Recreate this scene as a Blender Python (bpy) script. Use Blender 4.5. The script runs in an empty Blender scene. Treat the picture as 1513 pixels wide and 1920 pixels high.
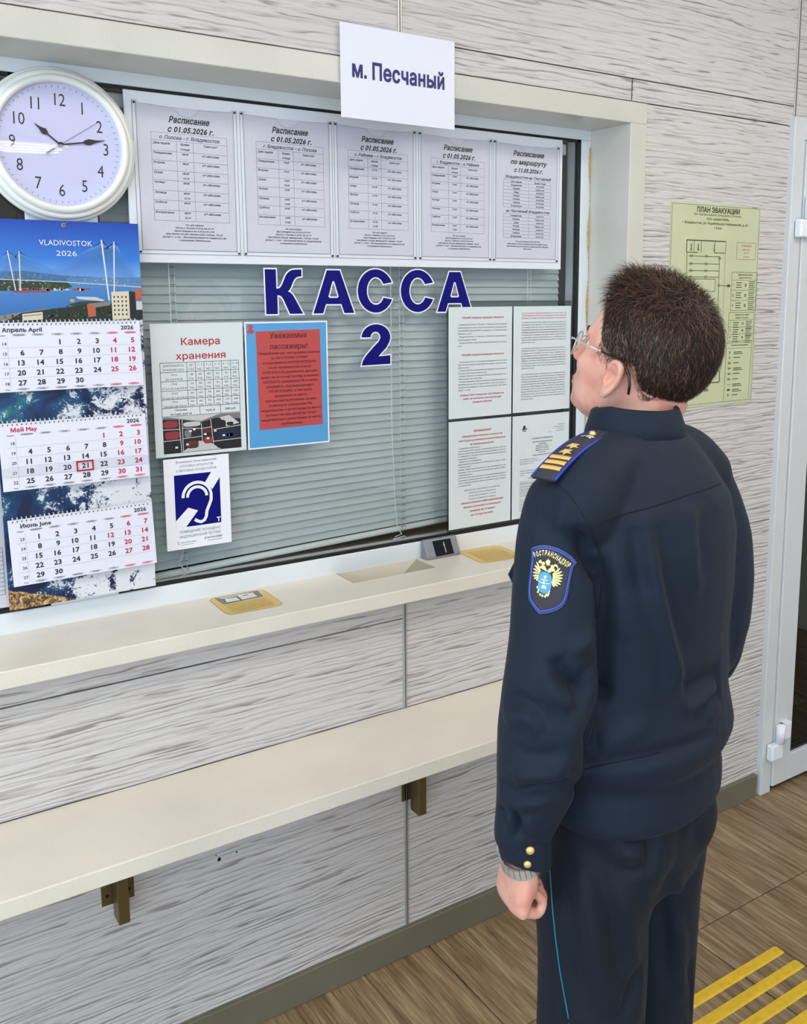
import bpy, bmesh, math, random
import numpy as np
from mathutils import Vector, Matrix, Quaternion
random.seed(7); np.random.seed(7)
D = bpy.data; SC = bpy.context.scene; COL = SC.collection
PI = math.pi

# ------------------------------------------------------------------ camera
CF, CX, CY = 1763.88, 839.6, 820.94          # focal length and principal point for the 1513 x 1920 frame
CAM = np.array([-0.7045, -2.0686, 1.7113])
YAW, PITCH, ROLL = -0.5940, -0.1527, -0.0011
_fw = np.array([-math.sin(YAW)*math.cos(PITCH), math.cos(YAW)*math.cos(PITCH), math.sin(PITCH)])
_r0 = np.array([math.cos(YAW), math.sin(YAW), 0.0]); _u0 = np.cross(_r0, _fw)
_rt = math.cos(ROLL)*_r0 + math.sin(ROLL)*_u0; _up = -math.sin(ROLL)*_r0 + math.cos(ROLL)*_u0
cam = D.objects.new('camera', D.cameras.new('camera')); COL.objects.link(cam)
m = Matrix.Identity(4)
for i in range(3):
    m[i][0] = _rt[i]; m[i][1] = _up[i]; m[i][2] = -_fw[i]; m[i][3] = CAM[i]
cam.matrix_world = m
cam.data.sensor_fit = 'HORIZONTAL'; cam.data.sensor_width = 36.0
cam.data.lens = CF/1513*36; cam.data.shift_x = -(CX-756.5)/1513; cam.data.shift_y = (CY-960)/1513
cam.data.clip_start = 0.05
SC.camera = cam

def at(u, v, d):
    """world point of a measured photo position at depth d (metres) along the view axis"""
    return Vector(CAM + d*(_fw + _rt*((u-CX)/CF) - _up*((v-CY)/CF)))

# ------------------------------------------------------------------ world, lights, exposure
SC.view_settings.view_transform = 'Standard'; SC.view_settings.look = 'None'
SC.view_settings.gamma = 1.0; SC.view_settings.use_curve_mapping = False
SC.view_settings.exposure = -0.06
world = D.worlds.new('sky'); SC.world = world; world.use_nodes = True
_bg = world.node_tree.nodes['Background']
_bg.inputs[0].default_value = (0.70, 0.85, 1.0, 1); _bg.inputs[1].default_value = 4.2

def area(name, loc, rot, sx, sy, power, color=(1, 1, 1)):
    l = D.lights.new(name, 'AREA'); l.shape = 'RECTANGLE'; l.size = sx; l.size_y = sy
    l.energy = power; l.color = color
    o = D.objects.new(name, l); COL.objects.link(o); o.location = loc; o.rotation_euler = rot
    return o

# ------------------------------------------------------------------ materials
def lin(c):
    return tuple(((x/255)/12.92 if x/255 <= .04045 else ((x/255+.055)/1.055)**2.4) for x in c)
def mat(name, rgb, rough=.5, metal=0., spec=.5, coat=0., bump=0., bscale=200., var=0., vscale=20., sub=0., bdist=.001):
    m = D.materials.new(name); m.use_nodes = True
    nt = m.node_tree; b = nt.nodes['Principled BSDF']
    c = (*lin(rgb), 1)
    b.inputs['Base Color'].default_value = c; b.inputs['Roughness'].default_value = rough
    b.inputs['Metallic'].default_value = metal; b.inputs['Specular IOR Level'].default_value = spec
    b.inputs['Coat Weight'].default_value = coat; b.inputs['Coat Roughness'].default_value = .05
    m.diffuse_color = c
    if bump or var:
        tc = nt.nodes.new('ShaderNodeTexCoord')
    if bump:
        n = nt.nodes.new('ShaderNodeTexNoise'); n.inputs['Scale'].default_value = bscale; n.inputs['Detail'].default_value = 3
        bp = nt.nodes.new('ShaderNodeBump'); bp.inputs['Strength'].default_value = bump; bp.inputs['Distance'].default_value = bdist
        nt.links.new(tc.outputs['Object'], n.inputs['Vector']); nt.links.new(n.outputs[0], bp.inputs['Height'])
        nt.links.new(bp.outputs[0], b.inputs['Normal'])
    if var:
        n = nt.nodes.new('ShaderNodeTexNoise'); n.inputs['Scale'].default_value = vscale; n.inputs['Detail'].default_value = 4
        mp = nt.nodes.new('ShaderNodeMapRange'); mp.inputs[1].default_value = .3; mp.inputs[2].default_value = .7
        mp.inputs[3].default_value = 1-var; mp.inputs[4].default_value = 1+var
        mx = nt.nodes.new('ShaderNodeVectorMath'); mx.operation = 'SCALE'; mx.inputs[0].default_value = c[:3]
        nt.links.new(tc.outputs['Object'], n.inputs['Vector']); nt.links.new(n.outputs[0], mp.inputs[0])
        nt.links.new(mp.outputs[0], mx.inputs['Scale']); nt.links.new(mx.outputs[0], b.inputs['Base Color'])
    if sub:
        b.inputs['Subsurface Weight'].default_value = sub; b.inputs['Subsurface Radius'].default_value = (1, .35, .2)
        b.inputs['Subsurface Scale'].default_value = .006
    return m

class NG:
    """tiny node-graph writer"""
    def __init__(s, m): s.m = m; s.t = m.node_tree; s.b = s.t.nodes['Principled BSDF']
    def n(s, kind, **kw):
        x = s.t.nodes.new('ShaderNode'+kind)
        for k, v in kw.items(): setattr(x, k, v)
        return x
    def l(s, a, b): s.t.links.new(a, b)
    def coord(s, scale=(1, 1, 1), rot=(0, 0, 0), space='Object'):
        tc = s.n('TexCoord'); mp = s.n('Mapping'); mp.inputs['Scale'].default_value = scale; mp.inputs['Rotation'].default_value = rot
        s.l(tc.outputs[space], mp.inputs[0]); return mp.outputs[0]
    def noise(s, vec, scale, detail=3, dist=0., rough=.5):
        x = s.n('TexNoise'); x.inputs['Scale'].default_value = scale; x.inputs['Detail'].default_value = detail
        x.inputs['Distortion'].default_value = dist; x.inputs['Roughness'].default_value = rough
        s.l(vec, x.inputs['Vector']); return x.outputs[0]
    def ramp(s, fac, stops):
        x = s.n('ValToRGB'); e = x.color_ramp.elements
        while len(e) < len(stops): e.new(.5)
        for i, (p, c) in enumerate(stops):
            e[i].position = p; e[i].color = (*c, 1) if len(c) == 3 else c
        s.l(fac, x.inputs[0]); return x.outputs[0]
    def math(s, op, a, b=None, c=None):
        x = s.n('Math', operation=op)
        for i, v in enumerate((a, b, c)):
            if v is None: continue
            if isinstance(v, (int, float)): x.inputs[i].default_value = v
            else: s.l(v, x.inputs[i])
        return x.outputs[0]
    def mix(s, f, a, b):
        x = s.n('Mix', data_type='RGBA')
        for i, v in ((0, f), (6, a), (7, b)):
            if isinstance(v, (int, float)): x.inputs[i].default_value = v
            elif isinstance(v, tuple): x.inputs[i].default_value = (*v, 1)
            else: s.l(v, x.inputs[i])
        return x.outputs[2]
    def bump(s, h, strength, dist):
        x = s.n('Bump'); x.inputs['Strength'].default_value = strength; x.inputs['Distance'].default_value = dist
        s.l(h, x.inputs['Height']); s.l(x.outputs[0], s.b.inputs['Normal'])

def wave_panel_material():
    m = mat('embossed_wood_panel', (214, 208, 203), .38, spec=.4); g = NG(m)
    v = g.coord((.10, 1, 1), space='Object')
    w = g.n('TexWave', wave_type='BANDS', bands_direction='Z', wave_profile='SIN')
    w.inputs['Scale'].default_value = 21; w.inputs['Distortion'].default_value = 12; w.inputs['Detail'].default_value = 2.5
    w.inputs['Detail Scale'].default_value = 1.6; w.inputs['Detail Roughness'].default_value = .62
    g.l(v, w.inputs['Vector'])
    v2 = g.coord((1.5, 1, 26)); n2 = g.noise(v2, 3.0, 4, .3)
    v3 = g.coord((2.4, 1, 60)); n3 = g.noise(v3, 3.2, 3, .2)
    n4 = g.noise(g.coord((1.3, 1, 78)), 3.4, 5, .25, .6)
    h = g.math('ADD', g.math('ADD', g.math('MULTIPLY', w.outputs[1], .5), g.math('MULTIPLY', n2, .5)), g.math('MULTIPLY', n4, .55))
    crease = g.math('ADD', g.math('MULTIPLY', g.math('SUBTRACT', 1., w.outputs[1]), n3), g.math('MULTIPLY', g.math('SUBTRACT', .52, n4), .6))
    col = g.ramp(crease, [(.38, lin((211, 207, 205))), (.50, lin((195, 189, 186))), (.64, lin((134, 125, 120)))])  # grooves darkened in the colour to stand in for relief shading
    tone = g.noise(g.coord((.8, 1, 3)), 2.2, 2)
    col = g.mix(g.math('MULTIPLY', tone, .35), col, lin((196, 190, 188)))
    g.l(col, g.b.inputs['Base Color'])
    g.bump(h, .75, .005)
    return m
def stone_material(name, rgb):
    m = mat(name, rgb, .28, spec=.5); g = NG(m)
    v = g.coord()
    vo = g.n('TexVoronoi'); vo.inputs['Scale'].default_value = 170; g.l(v, vo.inputs['Vector'])
    sp = g.math('LESS_THAN', vo.outputs['Distance'], .13)
    vsel = g.math('GREATER_THAN', vo.outputs['Color'], .62)
    sp = g.math('MULTIPLY', sp, vsel)
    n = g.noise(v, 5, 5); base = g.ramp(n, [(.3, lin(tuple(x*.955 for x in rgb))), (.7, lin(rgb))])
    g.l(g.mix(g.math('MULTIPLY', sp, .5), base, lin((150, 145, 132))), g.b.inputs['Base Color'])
    return m
def tile_material():
    m = mat('wood_look_floor_tile', (140, 122, 98), .42, spec=.4); g = NG(m)
    oi = g.n('ObjectInfo'); tc = g.n('TexCoord'); ad = g.n('VectorMath', operation='ADD'); cb = g.n('CombineXYZ')
    g.l(g.math('MULTIPLY', oi.outputs['Random'], 37.), cb.inputs[0]); g.l(g.math('MULTIPLY', oi.outputs['Random'], 11.), cb.inputs[1])
    g.l(tc.outputs['Object'], ad.inputs[0]); g.l(cb.outputs[0], ad.inputs[1])
    def mp(sc):
        q = g.n('Mapping'); q.inputs['Scale'].default_value = sc; g.l(ad.outputs[0], q.inputs[0]); return q.outputs[0]
    a = g.noise(mp((34, 1.9, 1)), 2.2, 5, .35, .62); b = g.noise(mp((9, .8, 1)), 2.0, 3, .6); c = g.noise(mp((110, 5, 1)), 2., 2, .1)
    s = g.math('ADD', g.math('MULTIPLY', a, .55), g.math('ADD', g.math('MULTIPLY', b, .3), g.math('MULTIPLY', c, .22)))
    col = g.ramp(s, [(.40, lin((100, 80, 57))), (.50, lin((129, 107, 80))), (.58, lin((151, 130, 100))), (.68, lin((178, 160, 132)))])
    g.l(col, g.b.inputs['Base Color']); g.bump(s, .25, .0015)
    return m
def glass_material(name, tint=(.97, .985, .985), refl=1.0, rough=.0):
    m = D.materials.new(name); m.use_nodes = True; t = m.node_tree; t.nodes.clear()
    o = t.nodes.new('ShaderNodeOutputMaterial'); mx = t.nodes.new('ShaderNodeMixShader')
    tr = t.nodes.new('ShaderNodeBsdfTransparent'); tr.inputs[0].default_value = (*tint, 1)
    gl = t.nodes.new('ShaderNodeBsdfGlossy'); gl.inputs['Roughness'].default_value = rough
    fr = t.nodes.new('ShaderNodeLayerWeight'); pw = t.nodes.new('ShaderNodeMath'); pw.operation = 'POWER'; pw.inputs[1].default_value = 5
    mu = t.nodes.new('ShaderNodeMath'); mu.operation = 'MULTIPLY_ADD'; mu.inputs[1].default_value = .95*refl; mu.inputs[2].default_value = .042*refl; mu.use_clamp = True
    t.links.new(fr.outputs['Facing'], pw.inputs[0]); t.links.new(pw.outputs[0], mu.inputs[0]); t.links.new(mu.outputs[0], mx.inputs[0])
    t.links.new(tr.outputs[0], mx.inputs[1]); t.links.new(gl.outputs[0], mx.inputs[2]); t.links.new(mx.outputs[0], o.inputs[0])
    return m

M = {}
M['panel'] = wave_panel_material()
M['stone'] = stone_material('cream_speckled_stone', (234, 228, 214))
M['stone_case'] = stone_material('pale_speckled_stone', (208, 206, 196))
M['traystone'] = stone_material('shade_toned_tray_stone', (166, 162, 142))  # darker than the ledge: shade inside the recess put into the colour
M['tile'] = tile_material()
M['grout'] = mat('dark_grout', (72, 66, 58), .9)
M['pvc'] = mat('white_window_plastic', (226, 232, 236), .22, spec=.5)
M['pvc_door'] = mat('white_door_enamel', (208, 212, 214), .16, spec=.6)
M['hinge'] = mat('white_hinge_plastic', (235, 240, 246), .3)
M['gasket'] = mat('black_rubber_gasket', (14, 15, 17), .5)
M['glass'] = glass_material('window_glass', refl=1.3)
M['doorglass'] = glass_material('door_glass', (.35, .36, .36), refl=1.6)
M['slat'] = mat('grey_blind_slat', (180, 191, 194), .35, spec=.5)
M['rail'] = mat('pale_blind_rail', (214, 220, 218), .35)
M['cord'] = mat('white_cord', (225, 228, 226), .7)
M['base'] = mat('olive_grey_baseboard', (108, 104, 88), .45, var=.08, vscale=6)
M['metal_strip'] = mat('pale_metal_strip', (176, 176, 172), .35, metal=.4)
M['bracket'] = mat('bronze_lacquered_steel', (108, 92, 58), .38, metal=.55)
M['dark'] = mat('dark_hole', (16, 14, 13), .9)
M['paper'] = mat('white_paper', (222, 224, 236), .55)
M['paper_pocket'] = mat('paper_in_pocket', (210, 210, 222), .5)
M['paper_lam'] = mat('laminated_white_paper', (216, 224, 226), .25)
M['board'] = mat('white_board_plastic', (226, 230, 238), .3)
M['clear'] = glass_material('clear_plastic', (.995, .995, 1), refl=1.0, rough=.03)
M['smoke'] = glass_material('grey_tinted_plastic', (.60, .66, .66), refl=1.0, rough=.03)
M['ink'] = mat('black_ink', (36, 36, 44), .6)
M['ink_grey'] = mat('grey_ink', (98, 100, 108), .6)
M['ink_red'] = mat('dark_red_ink', (176, 44, 58), .6)
M['ink_crimson'] = mat('crimson_ink', (186, 28, 84), .6)
M['ink_line'] = mat('pale_grey_line', (168, 170, 178), .6)
M['ink_pill'] = mat('grey_pill_ink', (186, 186, 192), .6)
M['ink_pillred'] = mat('pink_pill_ink', (226, 140, 160), .6)
M['navy'] = mat('navy_vinyl', (6, 4, 112), .55, spec=.2)
M['navy_ink'] = mat('navy_ink', (24, 24, 104), .5)
M['white'] = mat('white_vinyl', (240, 242, 248), .4)
M['signpaper'] = mat('white_card', (226, 228, 240), .5)
M['bluepaper'] = mat('blue_paper', (86, 160, 214), .35)
M['redpaper'] = mat('red_paper', (188, 74, 74), .45)
M['ink_onred'] = mat('dark_ink_on_red', (82, 30, 34), .6)
M['white_plastic'] = mat('glossy_white_plastic', (234, 236, 232), .2, spec=.6)
M['dial'] = mat('pale_blue_white_dial', (206, 208, 240), .4)
M['lens'] = glass_material('clock_glass', (.98, .98, .99), refl=1.0)
M['black'] = mat('black_enamel', (22, 22, 26), .4)
M['yellow'] = mat('yellow_tactile_plastic', (226, 188, 44), .45, var=.08, vscale=60)
M['sticker'] = mat('yellow_sticker', (226, 194, 106), .4)
M['tan_ink'] = mat('brown_sticker_ink', (150, 112, 52), .6)
M['evac'] = mat('pale_green_photoluminescent_film', (196, 201, 164), .28, var=.05, vscale=9)
M['ink_green'] = mat('dark_green_ink', (62, 74, 42), .6)
M['ink_palegreen'] = mat('mid_green_ink', (120, 138, 92), .6)
M['device'] = mat('silver_plastic', (132, 136, 144), .35, metal=.2)
M['screen'] = mat('black_glossy_screen', (10, 11, 14), .12)
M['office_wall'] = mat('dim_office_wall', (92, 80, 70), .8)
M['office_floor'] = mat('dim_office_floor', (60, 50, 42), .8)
M['ceiling'] = mat('white_ceiling', (225, 226, 228), .8)
M['hallwall'] = mat('pale_hall_wall', (205, 203, 198), .8)
M['tube'] = D.materials.new('lit_tube'); M['tube'].use_nodes = True
_b = M['tube'].node_tree.nodes['Principled BSDF']; _b.inputs['Emission Color'].default_value = (1, .98, .95, 1); _b.inputs['Emission Strength'].default_value = 9

# ------------------------------------------------------------------ mesh building
class MB:
    def __init__(s): s.v = []; s.f = []; s.mi = []; s.mats = []; s.smooth = []
    def mid(s, m):
        if m not in s.mats: s.mats.append(m)
        return s.mats.index(m)
    def add(s, vs, fs, m, smooth=False):
        o = len(s.v); s.v.extend([tuple(v) for v in vs]); k = s.mid(m)
        for f in fs: s.f.append(tuple(i+o for i in f)); s.mi.append(k); s.smooth.append(smooth)
        return s
    def box(s, x0, x1, y0, y1, z0, z1, m):
        vs = [(x0, y0, z0), (x1, y0, z0), (x1, y1, z0), (x0, y1, z0), (x0, y0, z1), (x1, y0, z1), (x1, y1, z1), (x0, y1, z1)]
        return s.add(vs, [(0, 3, 2, 1), (4, 5, 6, 7), (0, 1, 5, 4), (1, 2, 6, 5), (2, 3, 7, 6), (3, 0, 4, 7)], m)
    def bbox(s, x0, x1, y0, y1, z0, z1, m, b=.002, seg=2):
        bm = bmesh.new(); bmesh.ops.create_cube(bm, size=1)
        for v in bm.verts:
            v.co = Vector(((x0+x1)/2+v.co.x*(x1-x0), (y0+y1)/2+v.co.y*(y1-y0), (z0+z1)/2+v.co.z*(z1-z0)))
        bmesh.ops.bevel(bm, geom=bm.edges[:], offset=b, segments=seg, affect='EDGES', profile=.5)
        bm.verts.ensure_lookup_table()
        s.add([v.co[:] for v in bm.verts], [[v.index for v in f.verts] for f in bm.faces], m, False); bm.free(); return s
    def rect(s, x0, x1, z0, z1, m, y=0.):        # a flat rectangle facing -y
        return s.add([(x0, y, z0), (x1, y, z0), (x1, y, z1), (x0, y, z1)], [(0, 1, 2, 3)], m)
    def line(s, a, b, w, m, y=0.):               # a flat printed line in the x,z plane
        ax, az = a; bx, bz = b; dx, dz = bx-ax, bz-az; L = math.hypot(dx, dz) or 1
        nx, nz = -dz/L*w/2, dx/L*w/2
        return s.add([(ax-nx, y, az-nz), (bx-nx, y, bz-nz), (bx+nx, y, bz+nz), (ax+nx, y, az+nz)], [(0, 1, 2, 3)], m)
    def poly(s, pts, m, y=0.):                   # flat polygon facing -y (pts counter-clockwise or not)
        A = sum(pts[i][0]*pts[(i+1) % len(pts)][1]-pts[(i+1) % len(pts)][0]*pts[i][1] for i in range(len(pts)))
        if A < 0: pts = pts[::-1]
        return s.add([(x, y, z) for x, z in pts], [tuple(range(len(pts)))], m)
    def disc(s, cx, cz, rx, rz, m, y=0., n=16):
        return s.poly([(cx+rx*math.cos(2*PI*i/n), cz+rz*math.sin(2*PI*i/n)) for i in range(n)], m, y)
    def arc(s, cx, cz, r, a0, a1, w, m, y=0., n=16):
        p = [(cx+r*math.cos(a0+(a1-a0)*i/n), cz+r*math.sin(a0+(a1-a0)*i/n)) for i in range(n+1)]
        return s.stroke(p, w, m, y)
    def stroke(s, p, w, m, y=0.):
        L = []; R = []; n = len(p); ws = w if isinstance(w, (list, tuple)) else [w]*n
        for i in range(n):
            a = p[max(i-1, 0)]; b = p[min(i+1, n-1)]; dx, dz = b[0]-a[0], b[1]-a[1]; l = math.hypot(dx, dz) or 1
            L.append((p[i][0]-dz/l*ws[i]/2, y, p[i][1]+dx/l*ws[i]/2)); R.append((p[i][0]+dz/l*ws[i]/2, y, p[i][1]-dx/l*ws[i]/2))
        return s.add(R+L, [(i, i+1, n+i+1, n+i) for i in range(n-1)], m)
    def tube(s, pts, r, m, n=8, cap=True, smooth=True):
        pts = [Vector(p) for p in pts]; rs = r if isinstance(r, (list, tuple)) else [r]*len(pts)
        t = (pts[1]-pts[0]).normalized(); up = Vector((0, 0, 1)) if abs(t.z) < .9 else Vector((1, 0, 0))
        u = t.cross(up).normalized(); vs = []
        for i, p in enumerate(pts):
            t2 = (pts[min(i+1, len(pts)-1)]-pts[max(i-1, 0)]).normalized()
            u = (u-t2*u.dot(t2)).normalized(); w = t2.cross(u)
            for k in range(n):
                a = 2*PI*k/n; vs.append(p+(u*math.cos(a)+w*math.sin(a))*rs[i])
        fs = [(i*n+k, i*n+(k+1) % n, (i+1)*n+(k+1) % n, (i+1)*n+k) for i in range(len(pts)-1) for k in range(n)]
        if cap: fs += [tuple(range(n))[::-1], tuple((len(pts)-1)*n+k for k in range(n))]
        return s.add(vs, fs, m, smooth)
    def lathe(s, prof, m, cx=0., cy=0., cz=0., n=96, smooth=True):   # profile (r, y) about the y axis
        vs = []; fs = []
        for r, y in prof:
            for k in range(n):
                a = 2*PI*k/n; vs.append((cx+r*math.cos(a), cy+y, cz+r*math.sin(a)))
        for i in range(len(prof)-1):
            for k in range(n): fs.append((i*n+k, i*n+(k+1) % n, (i+1)*n+(k+1) % n, (i+1)*n+k))
        return s.add(vs, fs, m, smooth)
    def build(s, name, parent=None, loc=(0, 0, 0), rot=(0, 0, 0)):
        me = D.meshes.new(name); me.from_pydata(s.v, [], s.f)
        for m in s.mats: me.materials.append(m)
        me.polygons.foreach_set('material_index', s.mi); me.polygons.foreach_set('use_smooth', s.smooth); me.update()
        o = D.objects.new(name, me); COL.objects.link(o); o.location = loc; o.rotation_euler = rot
        if parent: o.parent = parent
        return o

def tag(o, label=None, cat=None, group=None, kind=None):
    if label: o['label'] = label
    if cat: o['category'] = cat
    if group: o['group'] = group
    if kind: o['kind'] = kind
    return o
def empty(name, loc=(0, 0, 0), rot=(0, 0, 0), parent=None):
    o = D.objects.new(name, None); COL.objects.link(o); o.location = loc; o.rotation_euler = rot; o.empty_display_size = .05
    if parent: o.parent = parent
    return o
def link_copy(o, name, parent, loc, rot=(0, 0, 0)):
    c = o.copy(); c.name = name; COL.objects.link(c); c.parent = parent; c.location = loc; c.rotation_euler = rot; return c

# ------------------------------------------------------------------ lettering
_GL = {}
from mathutils.geometry import delaunay_2d_cdt
def _contours(body, res=2):
    c = D.curves.new('g', 'FONT'); c.body = body; c.size = 1; c.resolution_u = res; c.fill_mode = 'NONE'
    o = D.objects.new('g', c); COL.objects.link(o); me = o.to_mesh()
    co = [v.co.to_2d() for v in me.vertices]; nb = {}
    for e in me.edges:
        i, j = e.vertices; nb.setdefault(i, []).append(j); nb.setdefault(j, []).append(i)
    loops = []; seen = set()
    for i in range(len(co)):
        if i in seen or i not in nb: continue
        loop = [i]; seen.add(i); prev = None; cur = i; nxt = i+1 if i+1 in nb[i] else nb[i][0]
        while nxt not in seen:
            loop.append(nxt); seen.add(nxt); prev, cur = cur, nxt
            k = [q for q in nb[cur] if q != prev]
            if not k: break
            nxt = k[0]
        P = [co[q] for q in loop]; Q = [p for n_, p in enumerate(P) if (p-P[n_-1]).length > 1e-5]
        if len(Q) > 2: loops.append(Q)
    o.to_mesh_clear(); D.objects.remove(o); D.curves.remove(c)
    return loops
def _area(P): return sum(P[i-1].x*P[i].y-P[i].x*P[i-1].y for i in range(len(P)))/2
def _grow(P, d):
    out = []; n = len(P); s_ = 1 if _area(P) > 0 else -1
    for i in range(n):
        a = (P[i]-P[i-1]).normalized(); b = (P[(i+1) % n]-P[i]).normalized()
        na = Vector((a.y, -a.x)); nb_ = Vector((b.y, -b.x)); m_ = (na+nb_)
        if m_.length < .3: m_ = na.copy(); k = 1
        else: m_.normalize(); k = min(1/max(m_.dot(na), .45), 1.8)
        out.append(P[i]+m_*d*k)
    return out
def _wind(px, py, loops):
    w = 0
    for P in loops:
        n = len(P)
        for i in range(n):
            ax, ay = P[i-1]; bx, by = P[i]
            if ay <= py:
                if by > py and (bx-ax)*(py-ay)-(px-ax)*(by-ay) > 0: w += 1
            elif by <= py and (bx-ax)*(py-ay)-(px-ax)*(by-ay) < 0: w -= 1
    return w
def _right(body):
    return max((p.x for l in _contours(body, 1) for p in l), default=0)
_LW = None
SERIF = False
def glyph(ch, bold):
    global _LW
    k = (ch, bold, SERIF)
    if k in _GL: return _GL[k]
    if ch == ' ':
        _GL[k] = (np.zeros((0, 3)), [], .27); return _GL[k]
    if _LW is None: _LW = _right('l')
    loops = _contours(ch); adv = _right(ch+'l')-_LW
    big = max(loops, key=lambda l: abs(_area(l))); sgn = 1 if _area(big) > 0 else -1
    off = {0: 0, 1: .016, 2: .034}[bold]
    grown = []; extra = []
    for l in loops:
        g_ = _grow(l, off*sgn); grown.append(g_)
        if SERIF:   # feet on the stem ends of bookish type
            for i in range(len(l)):
                a_, b_ = g_[i-1], g_[i]
                if abs(a_.y-b_.y) < .012 and .03 < abs(a_.x-b_.x) < .22 and _area(l)*sgn > 0:
                    c_ = (a_.x+b_.x)/2; y_ = (a_.y+b_.y)/2; e_ = .01
                    up_ = _wind(c_, y_+e_, [[(p.x, p.y) for p in g_]]) != 0
                    x0_, x1_ = min(a_.x, b_.x)-(.085 if bold < 2 else .055), max(a_.x, b_.x)+(.085 if bold < 2 else .055); y0_, y1_ = (y_, y_+.05) if up_ else (y_-.05, y_)
                    R_4 = [Vector((x0_, y0_)), Vector((x1_, y0_)), Vector((x1_, y1_)), Vector((x0_, y1_))]
                    extra.append(R_4 if sgn > 0 else R_4[::-1])
    grown += extra; verts = [p for l in grown for p in l]; edges = []; n0 = 0
    for l in grown: edges += [(n0+i, n0+(i+1) % len(l)) for i in range(len(l))]; n0 += len(l)
    r_ = delaunay_2d_cdt(verts, edges, [], 0, 1e-5)
    lp = [[(p.x, p.y) for p in l] for l in grown]
    vs = [(p.x, p.y, 0.) for p in r_[0]]; fs = []
    for t in r_[2]:
        cx_ = sum(vs[q][0] for q in t)/len(t); cy_ = sum(vs[q][1] for q in t)/len(t)
        if _wind(cx_, cy_, lp) != 0: fs.append(tuple(t))
    _GL[k] = (np.array(vs) if vs else np.zeros((0, 3)), fs, adv+off*.6); return _GL[k]
CAPH = .727
def text_w(s, cap, bold=0, hs=1.): return sum(glyph(c, bold)[2] for c in s)*cap/CAPH*hs
def write(mb, s, x, z, cap, m, align='L', bold=0, it=0., hs=1., y=-.0004, fit=None, rot=0.):
    """letters of cap height `cap` in the x,z plane, facing -y"""
    if fit: hs = fit/max(text_w(s, cap, bold), 1e-6)
    sc = cap/CAPH; w = text_w(s, cap, bold, hs)
    x0 = 0 if align == 'L' else (-w/2 if align == 'C' else -w)
    ca, sa = math.cos(rot), math.sin(rot); k = mb.mid(m)
    for c in s:
        v, f, adv = glyph(c, bold)
        if len(v):
            px = x0+(v[:, 0]+v[:, 1]*it)*sc*hs; pz = v[:, 1]*sc
            o = len(mb.v)
            mb.v.extend(zip((x+px*ca-pz*sa).tolist(), (y-v[:, 2]*sc*.5).tolist(), (z+px*sa+pz*ca).tolist()))
            mb.f.extend(tuple(i+o for i in q) for q in f); mb.mi.extend([k]*len(f)); mb.smooth.extend([False]*len(f))
        x0 += adv*sc*hs
    return mb

# ================================================================== STRUCTURE
WY = -.155                 # face of the hall wall
XL, XR, YB, ZC = -3.6, 3.4, -8.2, 2.95

floor = tag(MB().box(XL, XR+.3, YB, 1.2, -.06, -.0045, M['grout']).build('floor'), kind='structure')
tb = MB().bbox(-.2985, .2985, -.2985, .2985, -.012, 0, M['tile'], .0012, 1).build('tile', floor)
first = True
for i in range(-6, 6):
    for j in range(0, 13):
        xc = 1.119+.6*i+.3; yc = -.523-.6*j+.3
        if first: tb.location = (xc, yc, 0); first = False
        else: link_copy(tb, 'tile', floor, (xc, yc, 0))

wall = MB().box(XL, XR, WY+.006, .02, 2.22, ZC, M['office_wall']).box(XL, 1.868, WY+.006, .02, 0, .965, M['office_wall']) \
    .box(1.243, 1.868, WY+.006, .02, .97, 2.22, M['office_wall']).box(XL, -1.9, WY+.006, .02, .97, 2.22, M['office_wall']) \
    .box(2.80, XR, WY+.006, .02, 0, 2.22, M['office_wall']).build('wall_back')
tag(wall, kind='structure')
g = .0018
HOLES = ((-0.0377, 0.4455, .0045), (0.0040, 0.4486, .0022), (-0.0445, 0.4576, .0016))
def panel(x0, x1, z0, z1):
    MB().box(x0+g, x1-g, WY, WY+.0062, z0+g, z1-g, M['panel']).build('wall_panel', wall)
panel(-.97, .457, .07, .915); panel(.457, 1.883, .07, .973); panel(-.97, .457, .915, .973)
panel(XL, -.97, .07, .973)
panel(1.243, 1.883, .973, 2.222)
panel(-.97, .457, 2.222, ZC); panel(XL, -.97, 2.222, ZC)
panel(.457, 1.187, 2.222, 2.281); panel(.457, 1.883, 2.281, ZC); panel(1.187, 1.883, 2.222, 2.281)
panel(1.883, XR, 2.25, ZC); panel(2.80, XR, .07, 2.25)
for x, z0, z1 in ((.457, .081, .974), (.457, 2.222, ZC), (1.886, 2.25, ZC), (-.97, .081, .974), (-.97, 2.222, ZC)):
    mb = MB(); mb.bbox(x-.0055, x+.0055, WY-.0035, WY+.001, z0, z1, M['metal_strip'], .0012, 1)
    mb.box(x-.0012, x+.0012, WY-.0042, WY-.003, z0, z1, M['ink_grey'])
    mb.build('joint_strip', wall)
mb = MB()
for x, z, r in HOLES:
    mb.disc(x, z, r, r*1.1, M['dark'], WY-.0004, 9)
mb.build('screw_hole', wall)
mb = MB()
mb.stroke([(1.186, 2.228), (1.1875, 2.238), (1.1865, 2.243)], [.002, .003, .001], M['dark'], WY-.0004)
mb.stroke([(1.1865, 2.246), (1.188, 2.256), (1.1865, 2.262), (1.1875, 2.27), (1.1865, 2.281)], [.001, .003, .0022, .003, .001], M['dark'], WY-.0004)
mb.build('crack', wall)

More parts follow.
